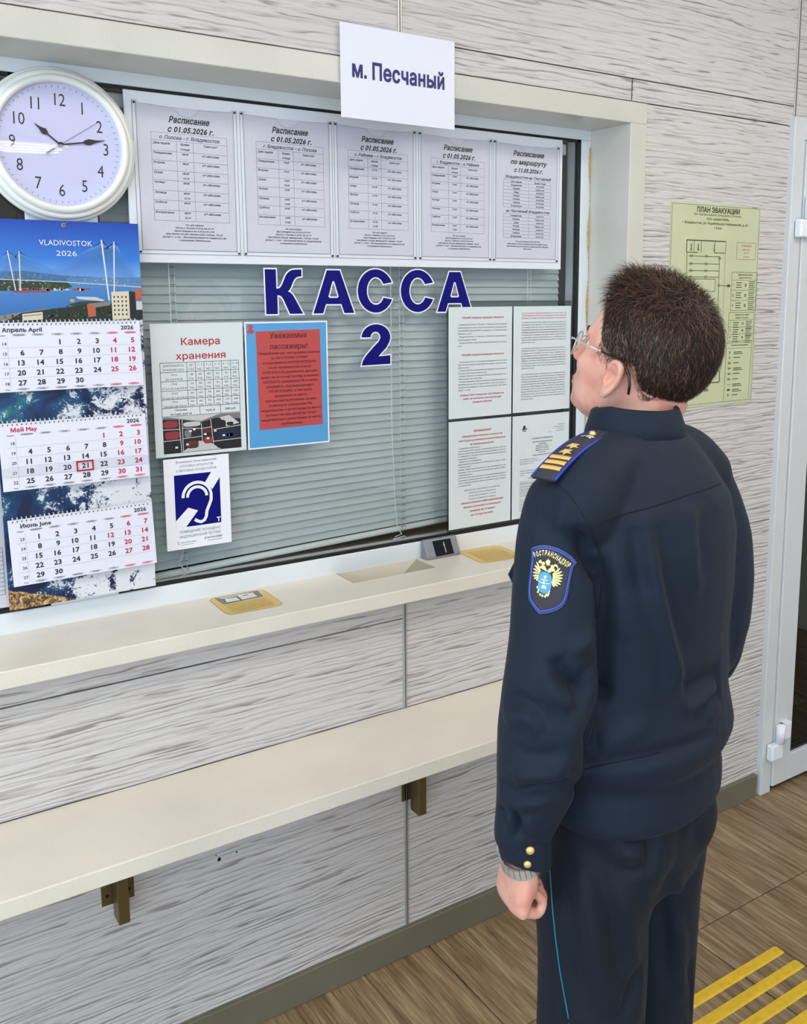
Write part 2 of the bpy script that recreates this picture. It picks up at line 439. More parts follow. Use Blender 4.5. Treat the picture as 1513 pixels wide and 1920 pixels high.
# stone lining of the window opening
casing = empty('trim_1'); tag(casing, kind='structure')
MB().bbox(-1.92, 1.2435, -.159, .03, 2.165, 2.2205, M['stone_case'], .0015, 1).build('head_lining', casing)
MB().bbox(1.183, 1.243, -.1588, .03, 1.005, 2.1655, M['stone_case'], .0015, 1).build('side_lining', casing)
MB().bbox(-1.92, -1.86, -.1588, .03, 1.005, 2.1655, M['stone_case'], .0015, 1).build('side_lining', casing)
M['stain'] = mat('yellow_sealant', (204, 172, 104), .7, var=.25, vscale=120)
mb = MB(); rnd = random.Random(3)
zs = [2.12-.0042*i for i in range(170)]
ws = [max(.0008, .0035+.003*math.sin(z*31)+rnd.uniform(-.0016, .0022)) for z in zs]
ws[0] = .0008
mb.stroke([(1.1822-w/2-.0003, z) for w, z in zip(ws, zs)], ws, M['stain'], -.0045)
mb.stroke([(1.181, z) for z in (1.40, 1.3, 1.2)], .0025, M['stain'], -.0045)
mb.build('sealant_line', casing)

base = MB()
base.bbox(XL, 1.855, WY-.013, WY+.002, 0, .081, M['base'], .002, 1).box(1.845, 1.8468, WY-.0136, WY-.012, .038, .042, M['dark'])
tag(base.build('baseboard_back'), kind='structure')

# window 1: frame, mullion, gaskets, panes
GX0, GX1, GZ0, GZ1 = -.186, 1.149, 1.055, 2.138
win = empty('window_1'); tag(win, kind='structure')
def fr(x0, x1, z0, z1, n, y0=-.003, y1=.06):
    return MB().bbox(x0, x1, y0, y1, z0, z1, M['pvc'], .002, 2).build(n, win)
fr(-1.87, 1.184, GZ1, 2.166, 'top_rail'); fr(-1.87, 1.184, 1.008, GZ0, 'bottom_rail')
fr(GX1, 1.184, GZ0, GZ1, 'side_stile'); fr(-1.87, -1.835, GZ0, GZ1, 'side_stile'); fr(-.327, GX0, GZ0, GZ1, 'mullion')
def pane(x0, x1):
    w = .007; q = MB()
    q.box(x0, x0+.004, .001, .012, GZ0, GZ1, M['gasket']); q.box(x1-.013, x1, .001, .012, GZ0, GZ1, M['gasket'])
    q.box(x0, x1, .001, .012, GZ1-w, GZ1, M['gasket']); q.box(x0, x1, .001, .012, GZ0, GZ0+w, M['gasket'])
    q.build('gasket', win)
    MB().box(x0+.003, x1-.003, .004, .009, GZ0+.003, GZ1-.003, M['glass']).build('glass_pane', win)
pane(GX0, GX1); pane(-1.835, -.327)

# office behind the glass, lobby behind the door
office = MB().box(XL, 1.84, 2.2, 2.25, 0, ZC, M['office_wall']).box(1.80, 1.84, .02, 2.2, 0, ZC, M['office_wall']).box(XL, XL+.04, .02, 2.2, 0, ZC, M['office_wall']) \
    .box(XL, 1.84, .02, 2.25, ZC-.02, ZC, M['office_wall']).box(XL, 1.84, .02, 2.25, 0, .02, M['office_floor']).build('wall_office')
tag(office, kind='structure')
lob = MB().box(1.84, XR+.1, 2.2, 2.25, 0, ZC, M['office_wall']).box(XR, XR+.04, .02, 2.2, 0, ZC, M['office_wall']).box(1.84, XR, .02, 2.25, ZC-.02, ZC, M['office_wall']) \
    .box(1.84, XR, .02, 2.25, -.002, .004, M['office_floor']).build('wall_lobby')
tag(lob, kind='structure')

# door 1
door = empty('door_1'); tag(door, kind='structure')
P = M['pvc_door']
MB().bbox(1.868, 1.9215, WY-.02, .02, 0, 2.248, P, .003, 2).build('jamb', door)
MB().bbox(2.80, 2.853, WY-.02, .02, 0, 2.248, P, .003, 2).build('jamb', door)
MB().bbox(1.9205, 2.801, WY-.02, .02, 2.182, 2.248, P, .003, 2).build('head', door)
MB().box(1.9215, 2.80, WY-.006, .02, 0.0, .012, M['gasket']).build('threshold', door)
leaf = empty('leaf', parent=door)
LY0, LY1 = WY-.026, WY+.03
MB().bbox(1.924, 2.016, LY0, LY1, .02, 2.18, P, .003, 2).build('stile', leaf)
MB().bbox(2.706, 2.798, LY0, LY1, .02, 2.18, P, .003, 2).build('stile', leaf)
MB().bbox(2.015, 2.707, LY0, LY1, .02, .118, P, .003, 2).build('bottom_rail', leaf)
MB().bbox(2.015, 2.707, LY0, LY1, 2.09, 2.18, P, .003, 2).build('top_rail', leaf)
q = MB(); q.box(2.016, 2.028, LY0+.012, LY1, .118, 2.09, M['gasket']).box(2.694, 2.706, LY0+.012, LY1, .118, 2.09, M['gasket'])
q.box(2.016, 2.706, LY0+.012, LY1, .118, .128, M['gasket']).box(2.016, 2.706, LY0+.017, LY1, .128, .142, M['gasket']).box(2.016, 2.706, LY0+.012, LY1, 2.08, 2.09, M['gasket']); q.build('gasket', leaf)
MB().box(2.02, 2.70, LY0+.02, LY0+.026, .125, 2.085, M['doorglass']).build('glass_pane', leaf)
def hinge(z):
    h = empty('hinge', parent=door)
    MB().bbox(1.885, 1.945, LY0-.022, LY0+.004, z-.062, z-.006, M['hinge'], .006, 3).build('hinge_frame_half', h)
    q = MB(); q.tube([(1.932, LY0-.016, z-.004), (1.932, LY0-.016, z+.062)], .0155, M['hinge'], 20)
    q.bbox(1.932, 1.988, LY0-.020, LY0+.004, z+.0, z+.062, M['hinge'], .005, 2); q.build('hinge_leaf_half', h)
hinge(.192); hinge(1.945)
q = MB(); q.tube([(2.66, LY0-.01, 1.02), (2.66, LY0-.05, 1.02), (2.56, LY0-.05, 1.02)], .009, M['device'], 10); q.bbox(2.645, 2.675, LY0-.008, LY0+.002, .94, 1.1, M['device'], .003); q.build('door_handle', leaf)

# rest of the hall: ceiling, unseen far walls, daylight openings and solid bay shaped for the light
tag(MB().box(XL-.2, XR+.3, YB-.3, .02, ZC, ZC+.06, M['ceiling']).build('ceiling'), kind='structure')
q = MB().box(XR, XR+.12, YB, WY, 0, ZC, M['hallwall']); tag(q.build('wall_right'), kind='structure')
q = MB().box(XL-.12, XL, YB, .02, 0, .08, M['hallwall']).box(XL-.12, XL, YB, .02, 2.75, ZC, M['hallwall'])
for y in (-8.1, -6.4, -4.7, -3.0, -1.3, -.06): q.box(XL-.12, XL, y-.06, y+.08, .08, 2.75, M['hallwall'])
tag(q.build('wall_left'), kind='structure')
q = MB().box(XL, XR, YB-.12, YB, 0, .12, M['hallwall']).box(XL, XR, YB-.12, YB, 2.6, ZC, M['hallwall'])
for x in (-3.5, -2.2, -.9): q.box(x-.12, x+.12, YB-.12, YB, .12, 2.6, M['hallwall'])
q.box(.6, XR, YB-.12, YB, .12, 2.6, M['hallwall'])
tag(q.build('wall_front'), kind='structure')

# ceiling lights
for k, (lx, ly) in enumerate(((-.9, -1.5), (1.5, -1.5), (-.9, -3.4), (1.5, -3.4), (.68, -6.80))):
    c = empty('ceiling_light', (lx, ly, ZC))
    tag(c, 'white ceiling luminaire with four tubes, ' + ['over the ticket window', 'over the glazed door side', 'behind the first row by the glass wall', 'behind the first row by the plain wall', 'at the far end of the hall'][k], 'light', 'ceiling luminaires of the hall')
    wd = .31 if k < 4 else .52
    q = MB(); q.box(-.62, .62, -wd, wd, -.05, 0, M['white_plastic']); q.build('housing', c)
    for t in range(4):
        q = MB(); q.tube([(-.58, (-.225+.15*t)*wd/.31, -.062), (.58, (-.225+.15*t)*wd/.31, -.062)], .013, M['tube'], 10); q.build('tube', c)
    if k < 4:
        area('ceiling_light_lamp', (lx, ly, ZC-.085), (0, 0, 0), 1.15, .55, 14, (1, .86, .72))

# ================================================================== COUNTER AND SHELF
CZ = 1.010
ctr = MB(); S = M['stone']
bm = bmesh.new()
xs = [-1.9, .346, .588, 1.2425]; ys = [-.212, -.100, -.004, .02]
for a in range(3):
    for b in range(3):
        if a == 1 and b == 1: continue
        ctr.box(xs[a], xs[a+1], ys[b], ys[b+1], .974, CZ, S)
ctr = ctr.build('stone_countertop')
tag(ctr, 'cream speckled stone counter ledge with a coin recess under the ticket window', 'counter')
bmx = bmesh.new(); bmx.from_mesh(ctr.data); bmesh.ops.remove_doubles(bmx, verts=bmx.verts, dist=1e-5)
fc = [f for f in bmx.faces]; seen = {}
for f in fc: seen.setdefault(tuple(sorted(v.index for v in f.verts)), []).append(f)
bmesh.ops.delete(bmx, geom=[f for l in seen.values() if len(l) > 1 for f in l], context='FACES')
bmesh.ops.dissolve_limit(bmx, angle_limit=.02, verts=bmx.verts, edges=bmx.edges)
sharp = [e for e in bmx.edges if len(e.link_faces) == 2 and e.calc_face_angle(0) > .5 and all(v.co.y < -.2 for v in e.verts)]
bmesh.ops.bevel(bmx, geom=sharp, offset=.0025, segments=2, affect='EDGES', profile=.5); bmx.to_mesh(ctr.data); bmx.free()
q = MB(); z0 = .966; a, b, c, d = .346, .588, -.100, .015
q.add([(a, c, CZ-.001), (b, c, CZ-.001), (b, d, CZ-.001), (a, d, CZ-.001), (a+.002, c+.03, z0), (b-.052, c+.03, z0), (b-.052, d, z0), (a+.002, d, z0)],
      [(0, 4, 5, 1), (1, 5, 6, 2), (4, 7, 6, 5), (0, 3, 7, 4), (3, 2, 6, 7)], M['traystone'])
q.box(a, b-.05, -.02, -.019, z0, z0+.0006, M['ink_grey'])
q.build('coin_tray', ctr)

shf = MB(); shf.bbox(-1.95, 1.16, -.42, WY+.001, .645, .68, M['stone'], .0025, 2)
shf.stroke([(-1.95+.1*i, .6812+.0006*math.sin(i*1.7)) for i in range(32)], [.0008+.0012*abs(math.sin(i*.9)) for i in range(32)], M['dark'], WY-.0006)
shf = shf.build('stone_shelf'); tag(shf, 'long cream stone bag shelf on bronze brackets below the counter ledge', 'shelf')
for x in (-1.002, -.262, .478):
    br = empty('bracket', (x, 0, 0), parent=shf)
    q = MB(); q.bbox(-.034, .034, WY-.0035, WY+.0005, .43, .535, M['bracket'], .001, 1)
    for sx in (-.0225, .0225): q.disc(sx, .452, .0042, .0042, M['dark'], WY-.004, 12)
    q.build('wall_plate', br)
    MB().bbox(-.0115, .0115, -.203, -.162, .405, .62, M['bracket'], .0012, 1).build('upright_tube', br)
    MB().bbox(-.0115, .0115, -.38, -.158, .62, .645, M['bracket'], .0012, 1).build('arm_tube', br)

# yellow floor guide strips
for k in range(5):
    yc = -.697-.0615*k; q = MB(); w = .0145; x0, x1 = .676, 1.277
    prof = [(-w, 0), (-w+.002, .003)]
    for i in range(4):
        c0 = -w+.0045+i*.0067
        prof += [(c0-.0018, .003), (c0-.0010, .0042), (c0+.0034, .0042), (c0+.0042, .003)]
    prof += [(w-.002, .003), (w, 0)]
    n = len(prof); vs = [(x0, yc+p, z) for p, z in prof]+[(x1-.012, yc+p, z) for p, z in prof]+[(x1, yc+p*.93, z*.35) for p, z in prof]
    fs = [(j*n+i, (j+1)*n+i, (j+1)*n+i+1, j*n+i+1) for j in range(2) for i in range(n-1)]+[tuple(range(n))[::-1], tuple(range(2*n, 3*n))]
    q.add(vs, fs, M['yellow'])
    tag(q.build('tactile_strip'), 'yellow ribbed tactile strip on the floor, ' + ['nearest the wall of five', 'second from the wall', 'third from the wall, middle one', 'fourth from the wall', 'farthest from the wall'][k], 'floor strip', 'yellow tactile strips by the man')

# ================================================================== BLIND
BY = .052
blind = empty('venetian_blind', (.47, BY, 2.12)); tag(blind, 'closed grey-green venetian blind behind the ticket window glass', 'blind')
BX0, BX1 = -.165, 1.128; bw = (BX1-BX0)
MB().bbox(-bw/2-.005, bw/2+.005, -.02, .02, -.022, .008, M['rail'], .003).build('headrail', blind)
q = MB(); n = 6; ang = math.radians(76); arcs = []
for i in range(n+1):
    t = -1+2*i/n; a = t*.0125; b = .0011*(1-t*t)
    arcs.append((-a*math.cos(ang)*1-b*math.sin(ang), a*math.sin(ang)-b*math.cos(ang)))
arcs = [(-y, z) for y, z in arcs]
vs = [(-bw/2, y, z) for y, z in arcs]+[(bw/2, y, z) for y, z in arcs]
q.add(vs, [(i, n+1+i, n+2+i, i+1) for i in range(n)], M['slat'], True)
sl = q.build('slat', blind)
PITCHZ = .0193; zt = 2.088; i = 0; slopes = []
while True:
    z = zt-PITCHZ*i; k = max(0., (1.42-z)/.34); slope = .0310*k
    zl = z+.002*k
    if z < 1.088: break
    yj = random.uniform(-.0006, .0006)
    if i == 0: sl.location = (0, yj, z-2.12)
    else: link_copy(sl, 'slat', blind, (0, yj, zl-2.12), (random.uniform(-.05, .05), -math.atan(slope), 0))
    i += 1
q = MB(); q.tube([(BX0-.47, 0, 1.0612-2.12), (BX1-.47, 0, 1.0612+.0322*bw-2.12)], .0082, M['rail'], 14); q.build('bottom_rail', blind)
for x in (-.03, .567, .99):
    zr = 1.0612+.0322*(x-BX0)
    q = MB(); q.tube([(x-.47, -.0155, -.02), (x-.47, -.0145, zr-2.12)], .0011, M['cord'], 6)
    q.tube([(x+.012-.47, -.0155, -.02), (x+.012-.47, -.0145, zr-2.12)], .0008, M['cord'], 6)
    z = zt
    while z > 1.1:
        q.box(x-.47-.001, x-.47+.0135, -.0165, -.0150, z-2.12-.0105, z-2.12-.0092, M['ink_grey'] if x < .9 else M['cord']); z -= PITCHZ
    q.build('ladder_cord', blind)
q = MB(); q.tube([(.535-.47, -.024, -.02), (.536-.47, -.024, -.5), (.535-.47, -.024, -.75), (.541-.47, -.024, -.93), (.548-.47, -.024, -1.02), (.562-.47, -.024, -1.045), (.545-.47, -.022, -1.05)], .0013, M['cord'], 6)
q.tube([(.545-.47, -.022, -1.05), (.535-.47, -.024, -1.056), (.57-.47, -.026, -1.051), (.58-.47, -.022, -1.063), (.562-.47, -.024, -1.066)], .0013, M['cord'], 6)
q.build('pull_cord', blind); q = MB(); q.tube([(-.035-.47, -.022, -.02), (-.03-.47, -.022, -.9), (-.028-.47, -.022, -1.0), (-.04-.47, -.022, -1.03), (-.018-.47, -.022, -1.052), (-.045-.47, -.022, -1.065)], .0012, M['cord'], 6)
q.build('pull_cord', blind)

# desk inside the office, seen through the gap below the blind
M['desk'] = mat('dark_desk_board', (70, 52, 40), .5)
dk = empty('office_desk', (.4, .5, .02)); tag(dk, 'dark desk inside the office seen through the gap below the blind', 'desk')
MB().bbox(-1.2, 1.0, -.36, .4, .90, .93, M['desk'], .003).build('desk_top', dk)
for x in (-1.18, .96): MB().bbox(x, x+.03, -.33, .38, 0, .9, M['desk'], .002).build('leg', dk)
kb = MB(); kb.bbox(.62, .82, .19, .33, .951, .968, M['black'], .004); kb = kb.build('desk_telephone')
tag(kb, 'black telephone body on the office desk seen below the blind', 'telephone')
q = MB(); q.tube([(.64, .22, .975), (.66, .235, 1.0), (.74, .25, 1.01), (.80, .27, .99)], .011, M['black'], 10); q.build('handset', kb)
q = MB(); q.tube([(.80, .26, .985), (.84, .22, 1.0), (.87, .2, .97), (.9, .25, .956)], .0025, M['device'], 6); q.build('cord', kb)
bx = MB(); bx.bbox(.02, .26, .24, .42, .951, 1.045, M['office_wall'], .004); bx = bx.build('cardboard_box'); tag(bx, 'dull brown box on the office desk seen below the blind', 'box')

# ================================================================== PAPERS
def sheet(name, label, cat, x, z, w, h, m, y, group=None, rot=0., th=.0003, border=None):
    q = MB(); q.box(0, w, 0, th, -h, 0, m)
    if border: q.rect(border[1], w-border[1], -h+border[1], -border[1], border[0], -.0002)
    o = q.build(name, None, (x, y, z), (0, rot, 0)); tag(o, label, cat, group); return o
def para(L, lines, x0, x1, z0, lead, cap, m, mode='J', bold=0, it=0., indent=.0, y=-.0006):
    z = z0
    for s in lines:
        if s:
            last = s.endswith('|'); ind = s.startswith('>'); s = s.strip('|>')
            xs = x0+(indent if ind else 0)
            if mode == 'J' and not last: write(L, s, xs, z, cap, m, 'L', bold, it, fit=x1-xs, y=y)
            elif mode == 'C': write(L, s, (x0+x1)/2, z, cap, m, 'C', bold, it, hs=.86, y=y)
            else: write(L, s, xs, z, cap, m, 'L', bold, it, hs=.86, y=y)
        z -= lead
    return z
def grid(L, xs, zs, w, m, y=-.0005):
    for x in xs: L.line((x, zs[0]), (x, zs[-1]), w, m, y)
    for z in zs: L.line((xs[0], z), (xs[-1], z), w, m, y)

# --- board with five pockets
SERIF = True
PX = [(-.105, .229), (.132, .228), (.366, .229), (.603, .229), (.838, .228)]
bd = MB().bbox(0, 1.200, -.0010, .0035, -.354, 0, M['board'], .0008, 1).build('notice_board', None, (-.121, 0, 2.131))
tag(bd, 'long white plastic board with five clear pockets across the top of the window', 'notice board')
TT = [('о. Попова – г. Владивосток', ['08:00 -', '08:00 -', '08:00 15:10', '08:00 -', '08:00 15:10', '08:00 -', '08:00 16:10'], ['Касса о. Попова: 8 (914) 706-52-79', 'Касса Владивосток: 8 (914) 673-27-87', 'Цена билета: 255 руб., межмыслом о. Попова - 90 руб.']),
      ('г. Владивосток – о. Попова', ['19:00 -', '19:00 -', '14:00 19:00', '19:00 -', '14:00 19:00', '19:00 -', '14:00 19:00'], ['Касса Владивосток: 8 (914) 673-27-87', 'Касса о. Попова: 8 (914) 706-52-79', 'Цена билета: 255 руб., межмыслом о. Попова - 90 руб.']),
      ('о. Рейнеке – г. Владивосток', ['07:10 -', '07:30 -', '07:30 -', '07:30 -', '07:30 -', '07:30 -', '07:30 15:40'], ['Касса о. Рейнеке: 8 (914) 326-79-82', 'Касса Владивосток: 8 (914) 673-27-87', 'Цена билета: 255 руб., межмыслом о. Рейнеке - 90 руб.']),
      ('г. Владивосток – о. Рейнеке', ['19:00 -', '19:00 -', '19:00 -', '19:00 -', '19:00 -', '19:00 -', '14:00 19:00'], ['Касса Владивосток: 8 (914) 673-27-87', 'Касса о. Рейнеке: 8 (914) 326-79-82', 'Цена билета: 255 руб., межмыслом о. Рейнеке - 90 руб.'])]
DAYS = ['Понедельник', 'Вторник', 'Среда', 'Четверг', 'Пятница', 'Суббота', 'Воскресенье']
wh = ['first pocket from the clock', 'second pocket from the clock', 'middle pocket under the hanging card', 'fourth pocket from the clock', 'last pocket at the window corner']
for k, (px, pw) in enumerate(PX):
    pk = empty('plastic_pocket', (px+.121, -.0024, 2.111-2.131), parent=bd)
    q = MB(); h = .315
    npts = [(.006, 0), (.088, -.004), (.094, -.011), (.100, -.016), (.108, -.0195), (.116, -.0205), (.124, -.0195), (.132, -.016), (.138, -.011), (.142, -.004), (pw-.006, 0)]
    q.poly([(0.006, -h+.008)] + [(x, z-.004 if 0 < i < 10 else -.004) for i, (x, z) in enumerate(npts)][::1] + [(pw-.006, -h+.008)], M['clear'], -.0012)
    q.build('clear_sheet', pk)
    q = MB(); e = .0009
    for a, b in (((0, 0), (0, -h)), ((pw, 0), (pw, -h)), ((0, -h), (pw, -h)), ((.0075, -.001), (.0085, -h+.006)), ((pw-.0075, -.001), (pw-.0085, -h+.006)), ((.008, -h+.008), (pw-.008, -h+.008))):
        q.line(a, b, e, M['ink_grey'], -.0006)
    for i in range(10): q.line((npts[i][0], npts[i][1]-.004), (npts[i+1][0], npts[i+1][1]-.004), .0007, M['ink_line'], -.0014)
    q.line((0, 0), (.012, 0), e, M['ink_line'], -.0006); q.line((pw-.012, 0), (pw, 0), e, M['ink_line'], -.0006)
    q.build('edge', pk)
    for sx, sz in ((.004, -.004), (pw-.004, -.004), (.004, -h+.004), (pw-.004, -h+.004)):
        MB().tube([(sx, -.0028, sz), (sx, .0014, sz)], .0021, M['black'], 10).build('screw', pk)
    lb = ['timetable sheet from Popova island to Vladivostok, ', 'timetable sheet from Vladivostok to Popova island, ', 'timetable sheet from Reineke island to Vladivostok, ', 'timetable sheet from Vladivostok to Reineke island, ', 'timetable sheet for the Peschany route with two small tables, '][k] + wh[k]
    sh = sheet('timetable_sheet', lb, 'paper sheet', px+.0085, 2.1055, .211, .300, M['paper_pocket'], -.0018, 'timetable sheets in the pockets')
    L = MB(); K = M['ink']; dx = -.0085; dz = .0055
    if k < 4:
        cx = .121+dx+(-.002 if k == 2 else 0)
        write(L, 'Расписание', cx, -.0375+dz, .0125, K, 'C', 2, .28, fit=.090)
        write(L, 'с 01.05.2026 г.', cx+.003, -.057+dz, .0115, K, 'C', 2, .28, fit=.103)
        X = [.037+dx, .091+dx, .128+dx, .205+dx]
        zs = [-.0605, -.0765, -.098, -.118, -.1385, -.159, -.1805, -.201, -.222, -.244]; zs = [z+dz for z in zs]
        L.line((X[0], zs[0]), (X[3], zs[0]), .0005, M['ink_grey'], -.0005)
        grid(L, X, zs[1:], .0005, M['ink_grey']); L.line((X[0], zs[0]), (X[0], zs[1]), .0005, M['ink_grey'], -.0005); L.line((X[3], zs[0]), (X[3], zs[1]), .0005, M['ink_grey'], -.0005)
        write(L, TT[k][0], (X[0]+X[3])/2, -.0725+dz, .0072, K, 'C', 1, .25, fit=.134)
        write(L, 'День недели', X[0]+.0035, -.084+dz, .0044, K, 'L', 1, .25, hs=.95)
        write(L, 'Время', (X[1]+X[2])/2, -.084+dz, .0044, K, 'C', 1, .25); write(L, 'отхода', (X[1]+X[2])/2, -.094+dz, .0044, K, 'C', 1, .25)
        write(L, 'Транспорт', (X[2]+X[3])/2, -.084+dz, .0044, K, 'C', 1, .25)
        for i in range(7):
            z = zs[2+i]
            write(L, DAYS[i], X[0]+.0025, z-.0065, .0045, K, 'L', 1, .25)
            a, b = TT[k][1][i].split()
            write(L, a, (X[1]+X[2])/2, z-.0065, .0045, K, 'C', 1, .25); write(L, b, (X[1]+X[2])/2, z-.0168, .0045, K, 'C', 1, .25)
            write(L, 'к/т «Москва»', (X[2]+X[3])/2, z-.0072, .0045, K, 'C', 1, .25)
        z = -.2535+dz
        for s, w in (('Тел. для справок:', .042), (TT[k][2][0], .086), (TT[k][2][1], .090), (TT[k][2][2], .130), ('Детям 0 – 5 лет – бесплатный билет по свидетельству', .144), ('о рождении обязательно.', .072)):
            write(L, s, cx+.003, z, .0035, K, 'C', 1, .25, fit=w); z -= .0066
    else:
        cx = .119+dx
        write(L, 'Расписание', cx, -.034+dz, .0125, K, 'C', 2, .28, fit=.107)
        write(L, 'по маршруту', cx, -.056+dz, .0115, K, 'C', 2, .28, fit=.125)
        write(L, 'с 11.05.2026 г.', cx, -.0765+dz, .0105, K, 'C', 2, .28, fit=.100)
        write(L, 'Владивосток-м. Песчаный', cx, -.0935+dz, .0072, K, 'C', 1, .25, fit=.158)
        for z0, n, hd in ((-.0975, 8, True), (-.187, 7, False)):
            zs = [z0+dz-.0091*i for i in range(n+1)]; X = [.034+dx, .121+dx, .199+dx]; grid(L, X, zs, .0005, M['ink_grey'])
            rows = (['День недели'] if hd else [])+DAYS
            tm = (['Время отхода'] if hd else []) + (['09:30/18:00', 'Рейсов нет', '09:30/18:00', 'Рейсов нет', '09:30/18:00', '09:30/18:00', '09:30/18:00'] if hd else ['10:00/19:30', 'Рейсов нет', '10:00/19:30', 'Рейсов нет', '10:00/19:30', '10:00/19:30', '10:00/19:30'])
            for i in range(n):
                write(L, rows[i], (X[0]+X[1])/2, zs[i]-.0070, .0043, K, 'C', 1, .25); write(L, tm[i], (X[1]+X[2])/2, zs[i]-.0070, .0043, K, 'C', 1, .25)
        write(L, 'м. Песчаный-Владивосток', cx, -.183+dz, .0068, K, 'C', 1, .25, fit=.152)
        z = -.262+dz
        for s, w in (('Тел. для справок: 8 (914) 326-79-82', .086), ('Цена билета: 255 руб., межмыслом м. Песчаный - 90 руб.', .142), ('Детский билет для пассажиров по свидетельству о рождении', .146), ('бесплатно.', .03)):
            write(L, s, cx, z, .0035, K, 'C', 1, .25, fit=w); z -= .0066
    L.build('lettering', sh)

# --- hanging card
SERIF = False
cd = MB().box(0, .300, 0, .0016, -.1975, 0, M['signpaper']).build('name_card', None, (.301, -.1655, 2.290))
tag(cd, 'white card reading a cape name in navy letters, hung over the stone lining', 'sign')
L = MB(); write(L, 'м. Песчаный', .150, -.1095, .0345, M['navy_ink'], 'C', 2, 0, fit=.247, y=-.0005); L.build('lettering', cd)

# --- vinyl letters on the glass
def spl(polys, off):
    c = D.curves.new('s', 'CURVE'); c.dimensions = '2D'; c.fill_mode = 'BOTH'; c.offset = off
    for p in polys:
        s = c.splines.new('POLY'); s.points.add(len(p)-1); s.use_cyclic_u = True
        for i, (x, y) in enumerate(p): s.points[i].co = (x/1000, y/1000, 0, 1)
    o = D.objects.new('s', c); COL.objects.link(o); me = o.to_mesh()
    v = [(a.co.x, 0, a.co.y) for a in me.vertices]; f = [tuple(q.vertices) for q in me.polygons]
    o.to_mesh_clear(); D.objects.remove(o); D.curves.remove(c); return v, f
def earc(cx, cz, rx, rz, a0, a1, n=22): return [(cx+rx*math.cos(math.radians(a0+(a1-a0)*i/n)), cz+rz*math.sin(math.radians(a0+(a1-a0)*i/n))) for i in range(n+1)]
lK = [[(183, 1766.5), (211, 1766.5), (211, 1722), (217, 1722.5), (222, 1726), (227, 1734), (232, 1746), (237, 1755), (243, 1761), (250, 1765), (258, 1766.5), (276, 1767), (276, 1751), (268, 1750), (262, 1748), (257, 1743), (253, 1736), (249, 1727), (245, 1720), (240, 1716), (246, 1713), (252, 1708), (257, 1700), (278, 1663), (244, 1663), (228, 1697), (224, 1703), (219, 1706), (213, 1707), (213, 1663), (184, 1663)]]
lA = [[(343, 1766), (378, 1766), (416, 1663), (389, 1663), (381, 1685), (339, 1685), (331, 1663), (305, 1663)], [(346, 1703), (350, 1700), (370, 1700), (374, 1703), (363, 1738), (360, 1741), (357, 1738)]]
lC = [earc(478, 1716.5, 51, 53.5, 24, 337, 40)+earc(478, 1716.5, 25.5, 34, 331, 31, 30)]
l2 = [earc(477, 1601, 41.5, 33, 178, -22, 24)+[(507, 1575), (488, 1558), (484, 1553.5), (518, 1555), (518, 1533), (435, 1532), (438, 1543), (448, 1557), (470, 1578), (484, 1590)]+earc(475.5, 1602, 14, 13.5, -20, 180, 16)]
def letter(polys, dx, lab):
    P_ = [[(x+dx, z) for x, z in p] for p in polys]
    v, f = spl(P_, .0032); o = MB().add(v, f, M['white']).build('vinyl_letter', None, (0, .0034, 0))
    v, f = spl(P_, 0); MB().add(v, f, M['navy']).build('navy_face', o, (0, -.0004, 0))
    # move origin to the letter itself
    tag(o, lab, 'letter', 'vinyl lettering on the window')
letter(lK, 0, 'navy vinyl letter K with white edge on the glass, first of its row')
letter(lA, 0, 'navy vinyl letter A with white edge on the glass, beside the K')
letter(lC, 0, 'navy vinyl letter C with white edge, the C nearer the letter K')
letter(lC, 124, 'navy vinyl letter C with white edge, between the other C and the last A')
letter(lA, 357, 'navy vinyl letter A with white edge on the glass, overlapping a white sheet')
letter(l2, 0, 'navy vinyl digit 2 with white edge on the glass, below the row of letters')

# --- luggage room sheet
s = sheet('luggage_room_poster', 'laminated white poster with red heading, price table and photo of luggage shelves', 'poster', -.0885, 1.6455, .2125, .2975, M['paper_lam'], .0028)
L = MB(); R_ = M['ink_red']; K = M['ink']
write(L, 'Камера', .112, -.048, .0160, R_, 'C', 1, fit=.093); write(L, 'хранения', .1125, -.0795, .0150, R_, 'C', 1, fit=.117)
X = [.018, .078, .098, .118, .138, .159, .180, .200]; Z = [-.0865, -.1075, -.128, -.149, -.168, -.187]
grid(L, X, Z, .0009, K); grid(L, [.018, .104, .153, .200], [-.187, -.206], .0009, K)
cells = [['ДЛИТЕЛЬНОСТЬ|ХРАНЕНИЯ (ЧАС)', 'ДО|1 ЧАС.', '1 – 3|ЧАС.', '3 – 6|ЧАС.', '6 – 8|ЧАС.', '8 – 12|ЧАС.', '12 – 24|ЧАС.'],
         ['ГРУЗ|ДО 0,25 КУБ.М', '100|РУБ.', '200|РУБ.', '400|РУБ.', '550|РУБ.', '700|РУБ.', '850|РУБ.'],
         ['ГРУЗ|ОТ 0,25 ДО 0,40 КУБ.М', '150|РУБ.', '350|РУБ.', '550|РУБ.', '700|РУБ.', '850|РУБ.', '1000|РУБ.'],
         ['ГРУЗ|ОТ 0,40 ДО 0,80 КУБ.М', '300|РУБ.', '600|РУБ.', '700|РУБ.', '850|РУБ.', '1000|РУБ.', '1150|РУБ.'],
         ['ГРУЗ|СВЫШЕ 0,80 КУБ.М', '450|РУБ.', '850|РУБ.', '950|РУБ.', '1000|РУБ.', '1150|РУБ.', '1300|РУБ.']]
for r, row in enumerate(cells):
    for c, t in enumerate(row):
        a, b = t.split('|'); xc = (X[c]+X[c+1])/2; wmax = X[c+1]-X[c]-.003
        for s_, zz in ((a, Z[r]-.0085), (b, Z[r]-.0180)):
            write(L, s_, xc, zz, .0043, K, 'C', 0, hs=min(.95, wmax/max(text_w(s_, .0043), 1e-6)))
